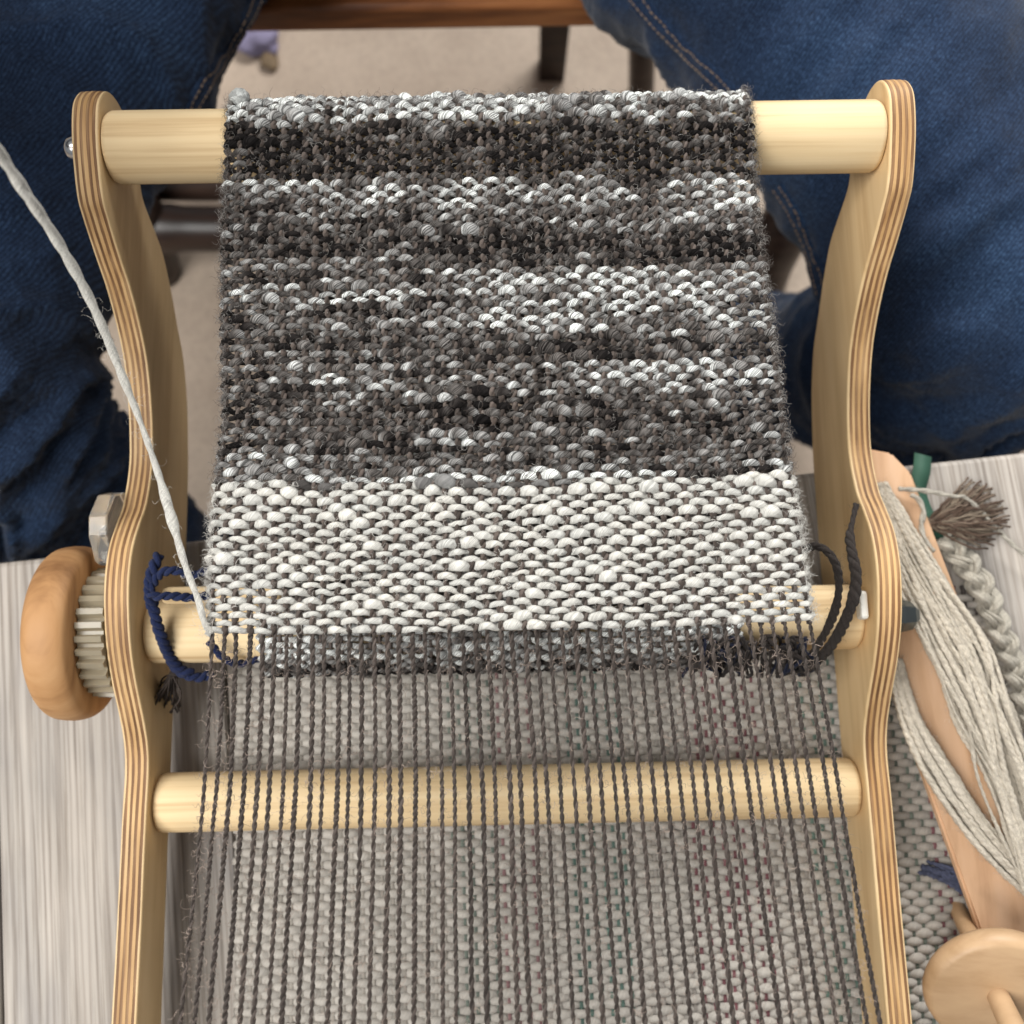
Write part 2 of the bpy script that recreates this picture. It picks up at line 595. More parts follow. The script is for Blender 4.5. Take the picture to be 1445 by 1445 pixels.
# smoothed so that wide runs of colour still vary along each pick
PAL_L = np.array([0.0, 0.18, 0.38, 0.60, 0.85, 1.2])
PAL = np.array([(0.008, 0.007, 0.007), (0.021, 0.018, 0.017), (0.105, 0.096, 0.090), (0.28, 0.278, 0.272), (0.62, 0.64, 0.625), (0.86, 0.845, 0.79)])


def palette(L):
    return np.array([np.interp(L, PAL_L, PAL[:, k]) for k in range(3)]).T


def row_y_px(s):
    """photo row of a point on the cloth's centre line (for choosing the yarn colour)"""
    s = np.minimum(s, S_TAN + 0.03)
    q = dot_arc(CP, np.array([s]))[0]
    v = CAM.inverted() @ Vector((0, q[0], q[1]))
    return 722.5 - FPX * v.y / (-v.z)


cloth = empty('woven_cloth', (0, float(FELL[0]), float(FELL[1])))
tag(cloth, 'grey brown and white handwoven cloth with its dark warp stretched on the loom', 'woven cloth')
n_picks = int(S_END / PICK)
N_WHITE = 20
u_grid = np.linspace(0, 1, 240)
D = np.zeros_like(u_grid)


def weave_h(i, j):
    return np.cos(math.pi * (i + j))


for j in range(n_picks):
    s0 = (j + 0.55) * PICK
    vis = s0 < S_WRAP - 0.02
    roll = s0 > S_ROLL
    per = 7 if vis else (5 if roll else 3)
    sides = 9 if vis else (7 if roll else 5)
    i = np.linspace(-0.62, NW - 1 + 0.62, int((NW + 0.24) * per))
    u = i / (NW - 1)
    uc = np.clip(u, 0, 1)
    ypx = row_y_px(s0)
    white = j < N_WHITE
    # thickness: even spinning noise plus slubs
    slubby = (0.22 if j < 14 else 0.85) if white else float(np.interp(ypx, BA[:, 0], BA[:, 3]))
    if roll or not vis:
        slubby = 0.4
    rm = 1 + 0.24 * vnoise(u * 60, j + 300) + 0.24 * vnoise(u * 13, j + 900)
    for _ in range(rng.poisson(1.5 + 5.0 * slubby)):
        c, w, hgt = rng.uniform(0, 1), rng.uniform(0.008, 0.05), rng.uniform(0.2, 0.65 + 0.45 * slubby)
        rm = rm + hgt * np.exp(-((u - c) / w) ** 2)
    if white and j in (17, 18, 19):
        rm = rm + 0.35 * np.exp(-((u - 0.08) / 0.14) ** 2) + 0.22 * np.exp(-((u - 0.97) / 0.12) ** 2)
    if white and j in (10, 11):
        rm = rm + 0.30 * np.exp(-(u / 0.05) ** 2)
    if 126 < ypx < 133:
        rm = rm + 1.0 * np.exp(-((u - 0.012) / 0.014) ** 2)
    rm = np.clip(rm, 0.60, 2.3)
    rmg = np.interp(u_grid, u, np.convolve(np.pad(rm, 10, 'edge'), np.ones(21) / 21, 'valid'))
    D = 0.86 * D + PICK * 0.42 * (rmg - 1.08)
    s = s0 + np.interp(uc, u_grid, D)
    s = s + 0.0005 * vnoise(u * 9, j + 40) - 0.0011 * np.sin(np.pi * uc) * (1 if s0 < S_TAN else 0)
    # over / under
    ph = np.cos(np.pi * (i + j))
    ph = np.sign(ph) * np.abs(ph) ** 0.9
    amp = (0.00115 + 0.0004 * np.clip(rm - 1, 0, 1)) * (1 + 0.3 * vnoise(u * 40, j + 8000))
    h = ph * amp
    s = s + 0.0003 * np.clip(ph, 0, 1) + 0.00055 * vnoise(u * 55, j + 7000)
    # selvedge turns: one end runs up to the next pick, the other comes from the one before
    right = (j % 2 == 0)
    eR = np.clip((i - (NW - 1)) / 0.62, 0, 1)
    eL = np.clip(-i / 0.62, 0, 1)
    s = s + (0.55 if right else -0.55) * PICK * eR ** 1.6 + (-0.55 if right else 0.55) * PICK * eL ** 1.6
    bulge = 0.35 * rng.uniform(0.2, 1.2)
    h = h * (1 - np.maximum(eR, eL) ** 2)
    P = cloth_pt(uc, s, h)
    P[:, 0] += (eR - eL) * 0.0017 * (0.8 + bulge)
    rad = (0.00130 if white else 0.00134) * rm * (0.93 + 0.12 * np.clip(ph, 0, 1))
    # colour
    if white:
        L = 1.06 + 0.14 * vnoise(u * 20, j + 70)
        col = palette(L) * np.array([1.0, 0.985, 0.965])
        if j == N_WHITE - 1:
            col = np.where((uc > 0.62)[:, None] | (vnoise(u * 12, 5) > 0.1)[:, None], col, palette(0.45 + 0.2 * vnoise(u * 40, 8)))
    else:
        if vis:
            l = np.interp(ypx, BA[:, 0], BA[:, 1]); r = np.interp(ypx, BA[:, 0], BA[:, 2])
            w = np.clip((uc - 0.35) / 0.35, 0, 1)
            L = l * (1 - w) + r * w
        else:
            L = 0.50 + 0.25 * np.sin(j * 0.37 + 0.8 * np.sin(j * 0.11)) + 0 * u
        L = L + 0.26 * vnoise(u * 5, j + 2000) + 0.26 * vnoise(u * 15, j + 4000) + 0.40 * vnoise(u * 58, j + 6000)
        if j == N_WHITE:
            L = np.where((u < 0.30) | (u > 0.8), L, 0.9 + 0.1 * vnoise(u * 30, 3))
        col = palette(np.clip(0.05 + 0.92 * L, 0.02, 0.92))
    mb = MB()
    ref = dot_arc(CP, np.array([min(s0, S_END)]))[0]
    mb.tube(P, rad, sides, ref=(0, ref[2], ref[3]), col=col, twist=-900, flat=0.95, seed=j * 3.1)
    mb.build('weft_pick', M['weft'] if white else M['marl'], cloth)

c = cloth_pt(np.array([0.012]), np.array([S_TAN + 0.013]), np.array([0.0035]))[0]
mb = MB()
for k in range(7):
    a = np.linspace(0, 2 * math.pi, 18)
    d1 = rng.normal(0, 1, 3); d1 /= np.linalg.norm(d1)
    d2 = np.cross(d1, rng.normal(0, 1, 3)); d2 /= np.linalg.norm(d2)
    mb.tube(c + 0.0026 * (np.cos(a)[:, None] * d1 + np.sin(a)[:, None] * d2) * np.array([1.3, 1, 0.9]), 0.0015, 7, ref=np.cross(d1, d2), col=np.array((0.74, 0.76, 0.74)) * rng.uniform(0.6, 1.1), twist=900)
mb.build('yarn_knot', M['weft'], cloth)

# --- warp threads: two plies, through the cloth, then bare towards the heddle
WY0, WY1 = -0.40, float(FELL[0])
bare_l = [(292, 892), (287, 1000), (279, 1120), (262, 1290), (246, 1445), (236, 1540)]
bare_r = [(1149, 872), (1165, 960), (1190, 1100), (1222, 1290), (1251, 1445), (1266, 1540)]


def bare_z(y):
    t = (WY1 - y)
    return FELL[1] + 0.06 * t + 0.16 * np.clip(t, 0, 0.2) ** 2


def bare_table(pix):
    rows = []
    for (x, y) in pix:
        p = at(x, y, FELL[1])
        for _ in range(4):
            p = at(x, y, float(bare_z(p.y)))
        rows.append((p.y, p.x))
    rows.sort()
    return np.array(rows)


BL, BR = bare_table(bare_l), bare_table(bare_r)


def bare_x(u, y):
    def ext(T):
        k = (T[1, 1] - T[0, 1]) / (T[1, 0] - T[0, 0])
        return np.where(y < T[0, 0], T[0, 1] + (y - T[0, 0]) * k, np.interp(y, T[:, 0], T[:, 1]))
    l, r = ext(BL), ext(BR)
    return l + 0.0022 + (r - l - 0.0044) * u


warp_paths = []
LAY = 0.0056
for i in range(NW):
    u0 = i / (NW - 1) + float(np.clip(rng.normal(0, 0.0012), -0.0024, 0.0024)) * (0 if i in (0, NW - 1) else 1)
    # cloth part: from the fell to the far side of the beam
    sc_ = np.arange(0, S_WRAP - 0.012, PICK / 5.0)
    jj = sc_ / PICK - 0.55
    hh = -np.cos(np.pi * (i + jj)) * 0.00098
    pc = cloth_pt(np.clip(u0 + 0.0022 * vnoise(sc_ * 45, i + 3000), -0.002, 1.002), sc_, hh * (1 + 0.25 * vnoise(sc_ * 300, i + 3100)))
    u = u0
    # bare part
    yb = np.arange(WY1 - 0.0002, -0.175, -LAY / 8.0)
    xb = bare_x(u, yb) + 0.00024 * vnoise((WY1 - yb) * 40, i + 50) * np.clip((WY1 - yb) / 0.02, 0, 1)
    lift = (0.0006 if i % 2 else -0.0006)
    zb = bare_z(yb) + lift * np.clip((WY1 - yb) / 0.02, 0, 1) + hh[0] * np.clip(1 - (WY1 - yb) / 0.006, 0, 1)
    pb = np.column_stack([xb, yb, zb])
    # tail out of view, coarse
    yt = np.linspace(-0.176, WY0, 60)
    pt = np.column_stack([bare_x(np.full_like(yt, u), yt), yt, bare_z(yt) + lift])
    mb = MB()
    full = np.vstack([pc[::-1], pb])
    warp_paths.append(pb)
    ln = np.concatenate([[0], np.cumsum(np.linalg.norm(np.diff(full, axis=0), axis=1))])
    lay = LAY * rng.uniform(0.85, 1.3)
    ang = 2 * math.pi * ln / lay + rng.uniform(0, 6) + 2.2 * vnoise(ln * 55, i + 150)
    tn = np.gradient(full, axis=0); tn /= np.linalg.norm(tn, axis=1, keepdims=True)
    bx = np.cross(tn, np.array([1.0, 0, 0])); bx /= np.linalg.norm(bx, axis=1, keepdims=True)
    thick = 1 + 0.17 * vnoise(ln * 70, i + 700) + 0.12 * vnoise(ln * 400, i + 800)
    in_cloth = np.concatenate([np.full(len(pc), 1.36), np.ones(len(pb))])
    tone = rng.uniform(0.75, 1.25)
    fat = rng.uniform(0.88, 1.16)
    for k in (0, 1):
        a = ang + k * math.pi
        off = 0.00046 * fat * in_cloth[:, None] * (np.cos(a)[:, None] * np.array([1.0, 0, 0]) + np.sin(a)[:, None] * bx)
        cc = np.array([(0.046, 0.035, 0.029), (0.092, 0.073, 0.063)][k]) * tone
        cv = cc * ((1 + 0.22 * vnoise(ln * 160, i * 2 + k + 1200)) * np.where(in_cloth > 1, 1.45, 1.0))[:, None]
        mb.tube(full + off, 0.00058 * fat * thick * in_cloth, 5, ref=(1, 0, 0), col=cv, twist=2200 * (1 if k else 1), seed=i * 5.3 + k)
    mb.tube(pt, 0.00105, 5, ref=(1, 0, 0), col=(0.13, 0.105, 0.09), twist=1500)
    # hidden run under the beam to the roll
    sr = np.arange(S_WRAP - 0.013, S_END - 0.002, PICK / 2.0)
    hr = -np.cos(np.pi * (i + sr / PICK - 0.55)) * 0.0009
    mb.tube(cloth_pt(np.full_like(sr, u), sr, hr), 0.0009, 4, ref=(1, 0, 0), col=(0.125, 0.10, 0.088))
    mb.build('warp_thread', M['warp'], cloth)


# --- loose fibres
def fibres(mb, p0, d0, n, length, rad, col, curl):
    t = np.linspace(0, 1, n)
    ph = rng.uniform(0, 6.3)
    w = rng.uniform(4, 11) * rng.choice([-1, 1])
    a = np.asarray(d0, float); a /= np.linalg.norm(a) + 1e-9
    b = np.cross(a, rng.normal(0, 1, 3)); b /= np.linalg.norm(b) + 1e-9
    c = np.cross(a, b)
    q = p0 + length * (t[:, None] * a * (1 - 0.5 * curl) + curl * 0.22 * ((np.cos(w * t + ph) - math.cos(ph))[:, None] * b + (np.sin(w * t + ph) - math.sin(ph))[:, None] * c))
    mb.tube(q, rad * (1 - 0.6 * t), 3, ref=rng.normal(0, 1, 3), col=col, caps=False)


mb = MB()
for i in range(NW):
    pb = warp_paths[i]
    m = 190 if i in (0, 1, 2) else (130 if i in (NW - 1, NW - 2, 3, 4) else 95)
    for _ in range(m):
        k = rng.integers(2, len(pb) - 2)
        side = rng.choice([-1, 1])
        d = np.array([side * rng.uniform(0.3, 1.0), rng.uniform(-1, 1), rng.uniform(-0.7, 0.7)])
        g = rng.uniform(0.7, 1.5)
        fibres(mb, pb[k] + d * 0.0006, d, 9, rng.uniform(0.002, 0.009) * rng.uniform(0.5, 1), rng.uniform(0.00007, 0.00013), np.array([0.32, 0.255, 0.215]) * g, rng.uniform(0.5, 1.0))
tag(mb.build('loose_warp_fibres', M['fuzz'], cloth), kind='stuff')
mb = MB()
for _ in range(8000):
    if rng.uniform() < 0.32:
        u = rng.choice([0.0, 1.0]); side = -1 if u == 0 else 1
        d = np.array([side * rng.uniform(0.3, 1.0), rng.normal(0, 0.6), rng.normal(0, 0.5)])
    else:
        u = rng.uniform(0, 1)
        d = np.array([rng.normal(0, 1), rng.normal(0, 1), rng.uniform(0.2, 0.8)])
    s = rng.uniform(0, S_TAN + 0.03)
    p0 = cloth_pt(np.array([u]), np.array([s]), np.array([0.0018]))[0]
    g = rng.uniform(0.5, 1.2)
    c = np.array([0.62, 0.60, 0.56]) if s < N_WHITE * PICK else (np.array([0.35, 0.33, 0.31]) if rng.uniform() < 0.5 else np.array([0.10, 0.08, 0.07]))
    fibres(mb, p0, d, 8, rng.uniform(0.003, 0.008), rng.uniform(0.00006, 0.00011), c * g, rng.uniform(0.4, 1.0))
tag(mb.build('loose_cloth_fibres', M['fuzz'], cloth), kind='stuff')

# ------------------------------------------------------------------ loom
W2 = 0.18
PT = 0.0122
loom = empty('loom', (0, 0, 0.0))
tag(loom, 'wooden table loom with wavy plywood sides, round beams and a ratchet knob', 'loom')
top = [(0.262, 0.150), (0.246, 0.1475), (0.227, 0.140), (0.219, 0.132), (0.208, 0.117), (0.197, 0.101), (0.183, 0.086), (0.169, 0.075), (0.152, 0.0675), (0.135, 0.063), (0.117, 0.0615),
       (0.097, 0.067), (0.086, 0.0745), (0.076, 0.081), (0.067, 0.0845), (0.055, 0.086), (0.041, 0.0845), (0.025, 0.080), (0.008, 0.071), (-0.009, 0.059), (-0.023, 0.051), (-0.037, 0.048),
       (-0.061, 0.049), (-0.111, 0.0495), (-0.158, 0.051), (-0.25, 0.053), (-0.34, 0.056)]
nose = [(0.271, 0.1475), (0.2785, 0.140), (0.2805, 0.128), (0.277, 0.115), (0.268, 0.103)]
low = [(0.258, 0.096), (0.250, 0.090), (0.242, 0.072), (0.235, 0.058), (0.221, 0.0435), (0.205, 0.0305), (0.189, 0.0175), (0.167, 0.0085), (0.144, 0.004), (0.12, 0.0015), (0.06, 0.0012), (0.05, 0.006),
       (0.035, 0.011), (-0.02, 0.013), (-0.25, 0.013), (-0.31, 0.008), (-0.33, 0.0012), (-0.39, 0.0012)]
back = [(-0.41, 0.012), (-0.415, 0.06), (-0.405, 0.13), (-0.39, 0.15), (-0.372, 0.15), (-0.355, 0.13), (-0.35, 0.08)]
loop = np.array(list(reversed(top)) + nose + low + back)
# resample as a closed smooth curve
ext = np.vstack([loop[-3:], loop, loop[:3]])
cur = catmull(ext, 420)
i0 = int(round(420 * 3 / (len(ext) - 1))); i1 = int(round(420 * (3 + len(loop)) / (len(ext) - 1)))
cur = cur[i0:i1]


def offset_profile(pts, d):
    t = np.roll(pts, -1, axis=0) - np.roll(pts, 1, axis=0)
    t /= np.linalg.norm(t, axis=1, keepdims=True)
    n = np.column_stack([t[:, 1], -t[:, 0]])
    area = 0.5 * np.sum(pts[:, 0] * np.roll(pts[:, 1], -1) - np.roll(pts[:, 0], -1) * pts[:, 1])
    if area < 0:
        n = -n
    return pts - n * d


def prism(pts, x0, x1):
    n = len(pts)
    x0 = np.broadcast_to(x0, (n,)); x1 = np.broadcast_to(x1, (n,))
    v = np.vstack([np.column_stack([x0, pts]), np.column_stack([x1, pts])])
    f = [[k, (k + 1) % n, n + (k + 1) % n, n + k] for k in range(n)]
    f.append(list(range(n - 1, -1, -1)))
    f.append(list(range(n, 2 * n)))
    return v, f


LAYERS = [(1.15, 'L', 0.75), (1.45, 'D', 0.28), (1.35, 'L', 0.08), (1.5, 'D', 0.16), (1.45, 'L', 0.0), (1.5, 'D', 0.16), (1.35, 'L', 0.08), (1.4, 'D', 0.28), (1.05, 'L', 0.75)]
for side in (-1, 1):
    x = W2
    plate = None
    objs = []
    al = np.concatenate([[0], np.cumsum(np.linalg.norm(np.diff(cur, axis=0), axis=1))])
    fade = np.clip(np.minimum(al, al[-1] - al) / 0.02, 0, 1)
    wob = [(0.00026 * vnoise(al * 26, 500 + kk + side * 31) + 0.00012 * vnoise(al * 140, 600 + kk + side * 31)) * fade for kk in range(len(LAYERS) + 1)]
    wob[0] = wob[0] * 0; wob[-1] = wob[-1] * 0
    for k, (th, kind, ins) in enumerate(LAYERS):
        x0, x1 = x, x + th * 0.001
        x = x1
        pr = offset_profile(cur, ins * 0.001)
        if k in (0, len(LAYERS) - 1):
            # eased outer arris: two steps
            inner = (k == 0)
            pa, pb_ = offset_profile(cur, 0.0010), offset_profile(cur, 0.0003)
            v1, f1 = prism(pa, x0 * side, (x0 + 0.00001) * side)
            n = len(pa)
            if inner:
                rings = [(x0, pa), (x0 + 0.0003, offset_profile(cur, 0.00045)), (x0 + 0.0006, pb_), (x1 + wob[1], offset_profile(cur, 0.00022))]
            else:
                rings = [(x0 + wob[-2], offset_profile(cur, 0.00022)), (x1 - 0.0006, pb_), (x1 - 0.0003, offset_profile(cur, 0.00045)), (x1, pa)]
            v = np.vstack([np.column_stack([np.broadcast_to(xx * side, (n,)), pp]) for xx, pp in rings])
            f = []
            for a in range(len(rings) - 1):
                f += [[a * n + q, a * n + (q + 1) % n, (a + 1) * n + (q + 1) % n, (a + 1) * n + q] for q in range(n)]
            f.append(list(range(n - 1, -1, -1)))
            f.append(list(range((len(rings) - 1) * n, len(rings) * n)))
        else:
            v, f = prism(pr, (x0 + wob[k]) * side, (x1 + wob[k + 1]) * side)
        mb = MB().add(v, f)
        mat = M['face'] if k in (0, len(LAYERS) - 1) else (M['ply_light'] if kind == 'L' else M['ply_dark'])
        me = mb.mesh('ply_layer')
        bm = bmesh.new(); bm.from_mesh(me); bmesh.ops.recalc_face_normals(bm, faces=bm.faces); bm.to_mesh(me); bm.free()
        objs.append((me, mat))
    order = [4] + [k for k in range(len(LAYERS)) if k != 4]
    plate = link('side_plate', objs[4][0], objs[4][1], loom, smooth=False)
    for k in order[1:]:
        o = link('ply_layer', objs[k][0], objs[k][1], plate, smooth=False)


def rod(name, y, z, r, mat, x0=-W2, x1=W2, parent=loom, ease=0.003):
    prof = [(0, r - ease), (ease * 0.3, r - ease * 0.3), (ease, r), ((x1 - x0) / 2, r), (x1 - x0 - ease, r), (x1 - x0 - ease * 0.3, r - ease * 0.3), (x1 - x0, r - ease)]
    v, f = lathe(prof, (x0, y, z), (1, 0, 0), 56)
    o = MB().add(v, f).build(name, mat, parent)
    o.data.polygons[len(o.data.polygons) - 1].use_smooth = False
    o.data.polygons[len(o.data.polygons) - 2].use_smooth = False
    return o


rod('front_beam', BEAM_Y, BEAM_Z, BEAM_R, M['beam'])
rod('cloth_beam', CB_Y, CB_Z, CB_R, M['beam'])
rod('cross_rod', -0.0535, 0.0285, 0.0150, M['beam'])
rod('back_beam', -0.385, 0.120, 0.0175, M['beam'])
rod('apron_stick', 0.0485, 0.0800, 0.0042, M['beam'], -0.166, -0.108)

# bolts through the plates
def bolt(name, x, y, z, r, ln, mat, side, hexed):
    prof = [(0, r), (ln * 0.55, r), (ln * 0.85, r * 0.86), (ln, r * 0.5)]
    v, f = lathe(prof, (x, y, z), (side, 0, 0), 6 if hexed else 24)
    return MB().add(v, f).build(name, mat, loom, smooth=not hexed)


bolt('bolt_head', -W2 - PT - 0.0002, BEAM_Y, BEAM_Z, 0.0055, 0.0090, M['metal'], -1, False)
bolt('bolt_head', W2 + PT + 0.0002, BEAM_Y, BEAM_Z, 0.0075, 0.004, M['metal'], 1, False)
bolt('bolt_head', W2 + PT + 0.0002, CB_Y, CB_Z, 0.0085, 0.0195, M['dark_metal'], 1, True)
# white plastic clip at the right end of the cloth beam
bm = box_bm(0.004, 0.014, 0.008, 0.0015)
o = link('clip', bm_mesh(bm, 'clip'), M['white_plastic'], loom, smooth=False)
o.matrix_parent_inverse = Matrix(); o.location = (W2 - 0.0042, CB_Y + 0.004, CB_Z + 0.0225)

# ratchet wheel, pawl and knob on the left
gx0, gx1 = -W2 - PT - 0.0010, -W2 - PT - 0.0138
nt_ = 30
pts = []
for k in range(nt_):
    a = 2 * math.pi * k / nt_
    for da, r in ((0.0, 0.0292), (0.02, 0.0328), (0.105, 0.0322), (0.15, 0.0292)):
        pts.append((CB_Y + r * math.cos(a + da), CB_Z + r * math.sin(a + da)))
pts = np.array(pts)
v, f = prism(pts, gx0, gx1)
me = MB().add(v, f).mesh('ratchet_wheel')
bm = bmesh.new(); bm.from_mesh(me); bmesh.ops.recalc_face_normals(bm, faces=bm.faces); bm.to_mesh(me); bm.free()
link('ratchet_wheel', me, M['clear'], loom, smooth=False)
kp = [(0.0, 0.030), (0.0008, 0.0390), (0.0030, 0.0420), (0.0065, 0.0434), (0.0105, 0.0440), (0.0150, 0.0438), (0.0195, 0.0430), (0.0228, 0.0405), (0.0246, 0.036), (0.0252, 0.026), (0.0253, 0.008)]
kp = [(a * 0.93, b) for a, b in catmull(np.array(kp), 36)]
v, f = lathe(kp, (gx1 - 0.0004, CB_Y, CB_Z), (-1, 0, 0), 72)
MB().add(v, f).build('knob', M['knob'], loom)
pw = np.array([(0.098, 0.050), (0.104, 0.060), (0.100, 0.074), (0.088, 0.083), (0.078, 0.082), (0.0665, 0.0725), (0.0655, 0.066), (0.074, 0.069), (0.083, 0.064), (0.088, 0.052)])
v, f = prism(pw, -W2 - PT - 0.0012, -W2 - PT - 0.0102)
me = MB().add(v, f).mesh('pawl')
bm = bmesh.new(); bm.from_mesh(me); bmesh.ops.recalc_face_normals(bm, faces=bm.faces)
bmesh.ops.bevel(bm, geom=bm.edges[:], offset=0.0006, segments=1, affect='EDGES'); bm.to_mesh(me); bm.free()
link('pawl', me, M['glass'], loom, smooth=False)

# ------------------------------------------------------------------ woven rug on the table under the loom
rug = empty('rug', (0.1, -0.1, 0.0))
tag(rug, 'cream woven rug with green and dark red flecks under the loom', 'rug')
RX0, RX1, RY0, RY1, RA = -0.146, 0.285, -0.225, 0.042, R(1.2)
RP, RW = 0.0040, 0.0054
nrw = int((RX1 - RX0) / RW)
nrp = int((RY1 - RY0) / RP)
ca, sa = math.cos(RA), math.sin(RA)


def rug_pt(x, y, z):
    yy = y - (-0.1)
    xx = x - RX0
    return np.column_stack([RX0 + xx * ca - yy * sa, -0.1 + xx * sa + yy * ca, z])


STR = [(0, .36, .33, .29), (22, .17, .20, .17), (27, .24, .14, .14), (30, .32, .29, .26), (34, .12, .19, .16), (39, .34, .31, .28), (44, .20, .085, .095), (53, .31, .28, .25),
       (57, .12, .18, .15), (62, .22, .10, .11), (66, .16, .19, .16), (70, .20, .09, .10), (74, .10, .085, .08)]


def stripe(i):
    c = STR[0]
    for st in STR:
        if i >= st[0]:
            c = st
    return np.array(c[1:])


for j in range(nrp):
    i = np.linspace(-0.5, nrw - 0.5, nrw * 5)
    ph = np.cos(np.pi * (i + j))
    ph = np.sign(ph) * np.abs(ph) ** 0.7
    rm = np.clip(1 + 0.18 * vnoise(i * 0.45, j + 100) + 0.12 * vnoise(i * 1.3, j + 400), 0.7, 1.5)
    y = RY0 + (j + 0.5) * RP + 0.0006 * vnoise(i * 0.12, j // 2 + 30) + 0.0007 * vnoise(i * 0.04, 77)
    x = RX0 + (i + 0.5) * RW
    x = x + 0.0012 * np.where(i < 1, vnoise(np.full_like(i, j * 0.9), 31), 0)
    z = 0.0044 + ph * 0.0011
    g = 0.46 + 0.07 * vnoise(i * 0.5, j + 800)
    col = np.column_stack([g, g * 0.935, g * 0.845])
    mb = MB().tube(rug_pt(x, y, z), 0.00255 * rm, 7, col=col, twist=-1200, seed=j * 2.7)
    mb.build('weft_pick', M['rug'], rug)
for i in range(nrw):
    y = np.arange(RY0 - 0.002, RY1 + 0.002, RP / 3)
    jj = (y - RY0) / RP - 0.5
    z = 0.0042 - np.cos(np.pi * (i + jj)) * 0.0013
    x = RX0 + (i + 0.5) * RW + 0.0004 * vnoise(y * 60, i + 60)
    mb = MB().tube(rug_pt(x, y, z), 0.00125, 5, ref=(1, 0, 0), col=stripe(i + rng.integers(-1, 2)) * rng.uniform(0.75, 1.2), twist=1500, seed=i)
    mb.build('warp_thread', M['rug'], rug)


# ------------------------------------------------------------------ yarns and cords
def plied(mb, path, r, lay, col, ply=2, seed=0, sides=7, jit=0.12, tight=None):
    p = np.asarray(path, float)
    ln = np.concatenate([[0], np.cumsum(np.linalg.norm(np.diff(p, axis=0), axis=1))])
    t = np.gradient(p, axis=0); t /= np.linalg.norm(t, axis=1, keepdims=True) + 1e-9
    ref = np.array([0.13, 0.21, 0.97])
    b = np.cross(t, ref); b /= np.linalg.norm(b, axis=1, keepdims=True)
    c = np.cross(b, t)
    rr = np.broadcast_to(np.asarray(r, float), (len(p),)) * (1 + jit * vnoise(ln * 120, seed + 3))
    for k in range(ply):
        a = 2 * math.pi * (ln / lay + k / ply)
        off = (rr * (tight or (0.46 if ply == 2 else 0.54)))[:, None] * (np.cos(a)[:, None] * b + np.sin(a)[:, None] * c)
        mb.tube(p + off, rr * ((1.0 - tight) if tight else (0.60 if ply == 2 else 0.52)), sides, ref=ref, col=np.asarray(col) * (1 + 0.06 * (k - 0.5)), twist=900, seed=seed + k * 7)


def halo(mb, path, n, rad, ln, col):
    p = np.asarray(path)
    for _ in range(n):
        k = rng.integers(0, len(p))
        d = rng.normal(0, 1, 3)
        fibres(mb, p[k] + d / np.linalg.norm(d) * rad * 0.8, d, 7, rng.uniform(0.4, 1.0) * ln, 0.00007, np.asarray(col) * rng.uniform(0.8, 1.3), rng.uniform(0.4, 1))


# working end of the cream yarn, rising over the left plate towards the weaver's hand
ys = [(300, 893, .1585), (289, 880, .1600), (279, 845, .160), (262, 800, .160), (243, 735, .163), (222, 665, .168), (196, 590, .176), (170, 525, .186), (146, 465, .197), (118, 405, .210), (78, 335, .228), (38, 275, .246), (0, 218, .262), (-60, 140, .285), (-150, 30, .315)]
path = catmull([atn(*q) for q in ys], 320)
t = np.linspace(0, 1, 320)
rad = 0.00145 + 0.0008 * np.clip((t - 0.25) / 0.6, 0, 1) + 0.0009 * np.exp(-((t - 0.30) / 0.035) ** 2) - 0.0004 * np.exp(-((t - 0.42) / 0.05) ** 2)
mb = MB()
plied(mb, path, rad, 0.024, (0.74, 0.72, 0.66), seed=11, sides=9, jit=0.10, tight=0.22)
yarn = mb.build('yarn_strand', M['cord'])
tag(yarn, 'cream yarn running from the left edge of the weaving up over the left plate', 'yarn')
mb = MB()
halo(mb, path[:200], 160, 0.0022, 0.008, (0.6, 0.57, 0.52))
tag(mb.build('fuzz', M['fuzz'], yarn), kind='stuff')

# navy cord round the left end of the cloth beam
NAVY = (0.016, 0.026, 0.085)
navy = empty('navy_cord', (-0.165, CB_Y, CB_Z))
tag(navy, 'navy blue cord knotted round the left end of the cloth beam', 'cord')
loops = [
    [(224, 783, .090), (217, 800, .092), (211, 820, .090), (212, 845, .084), (219, 870, .078), (226, 895, .073), (234, 918, .064), (246, 940, .056), (262, 952, .052), (284, 956, .050), (300, 950, .049)],
    [(212, 838, .090), (222, 842, .091), (240, 841, .0905), (262, 843, .089), (284, 842, .086), (300, 838, .084)],
    [(213, 832, .088), (221, 815, .091), (235, 806, .093), (252, 806, .092), (270, 812, .090), (290, 806, .089), (310, 800, .088)],
    [(296, 905, .076), (305, 918, .074), (318, 930, .070), (335, 936, .064), (352, 934, .060), (372, 926, .058)],
    [(216, 850, .082), (222, 880, .077), (231, 905, .072), (240, 925, .062), (254, 944, .055), (270, 951, .053)],
]
for k, l in enumerate(loops):
    pth = catmull([atn(*q) for q in l], 90)
    mb = MB()
    plied(mb, pth, 0.0027 if k in (0, 4) else 0.0021, 0.009, NAVY, seed=20 + k)
    mb.build('strand', M['cord'], navy)
mb = MB()
for _ in range(40):
    p0 = atn(244 + rng.uniform(-4, 4), 950 + rng.uniform(-4, 4), .052)
    p1 = atn(226 + rng.uniform(-16, 30), 1000 + rng.uniform(-22, 14), .030 + rng.uniform(-.01, .01))
    mid = (p0 + p1) / 2 + rng.normal(0, 0.002, 3)
    mb.tube(catmull([p0, mid, p1], 10), 0.0005, 5, col=np.array((0.075, 0.058, 0.05)) * rng.uniform(0.5, 1.5))
tag(mb.build('frayed_end', M['cord'], navy), kind='stuff')

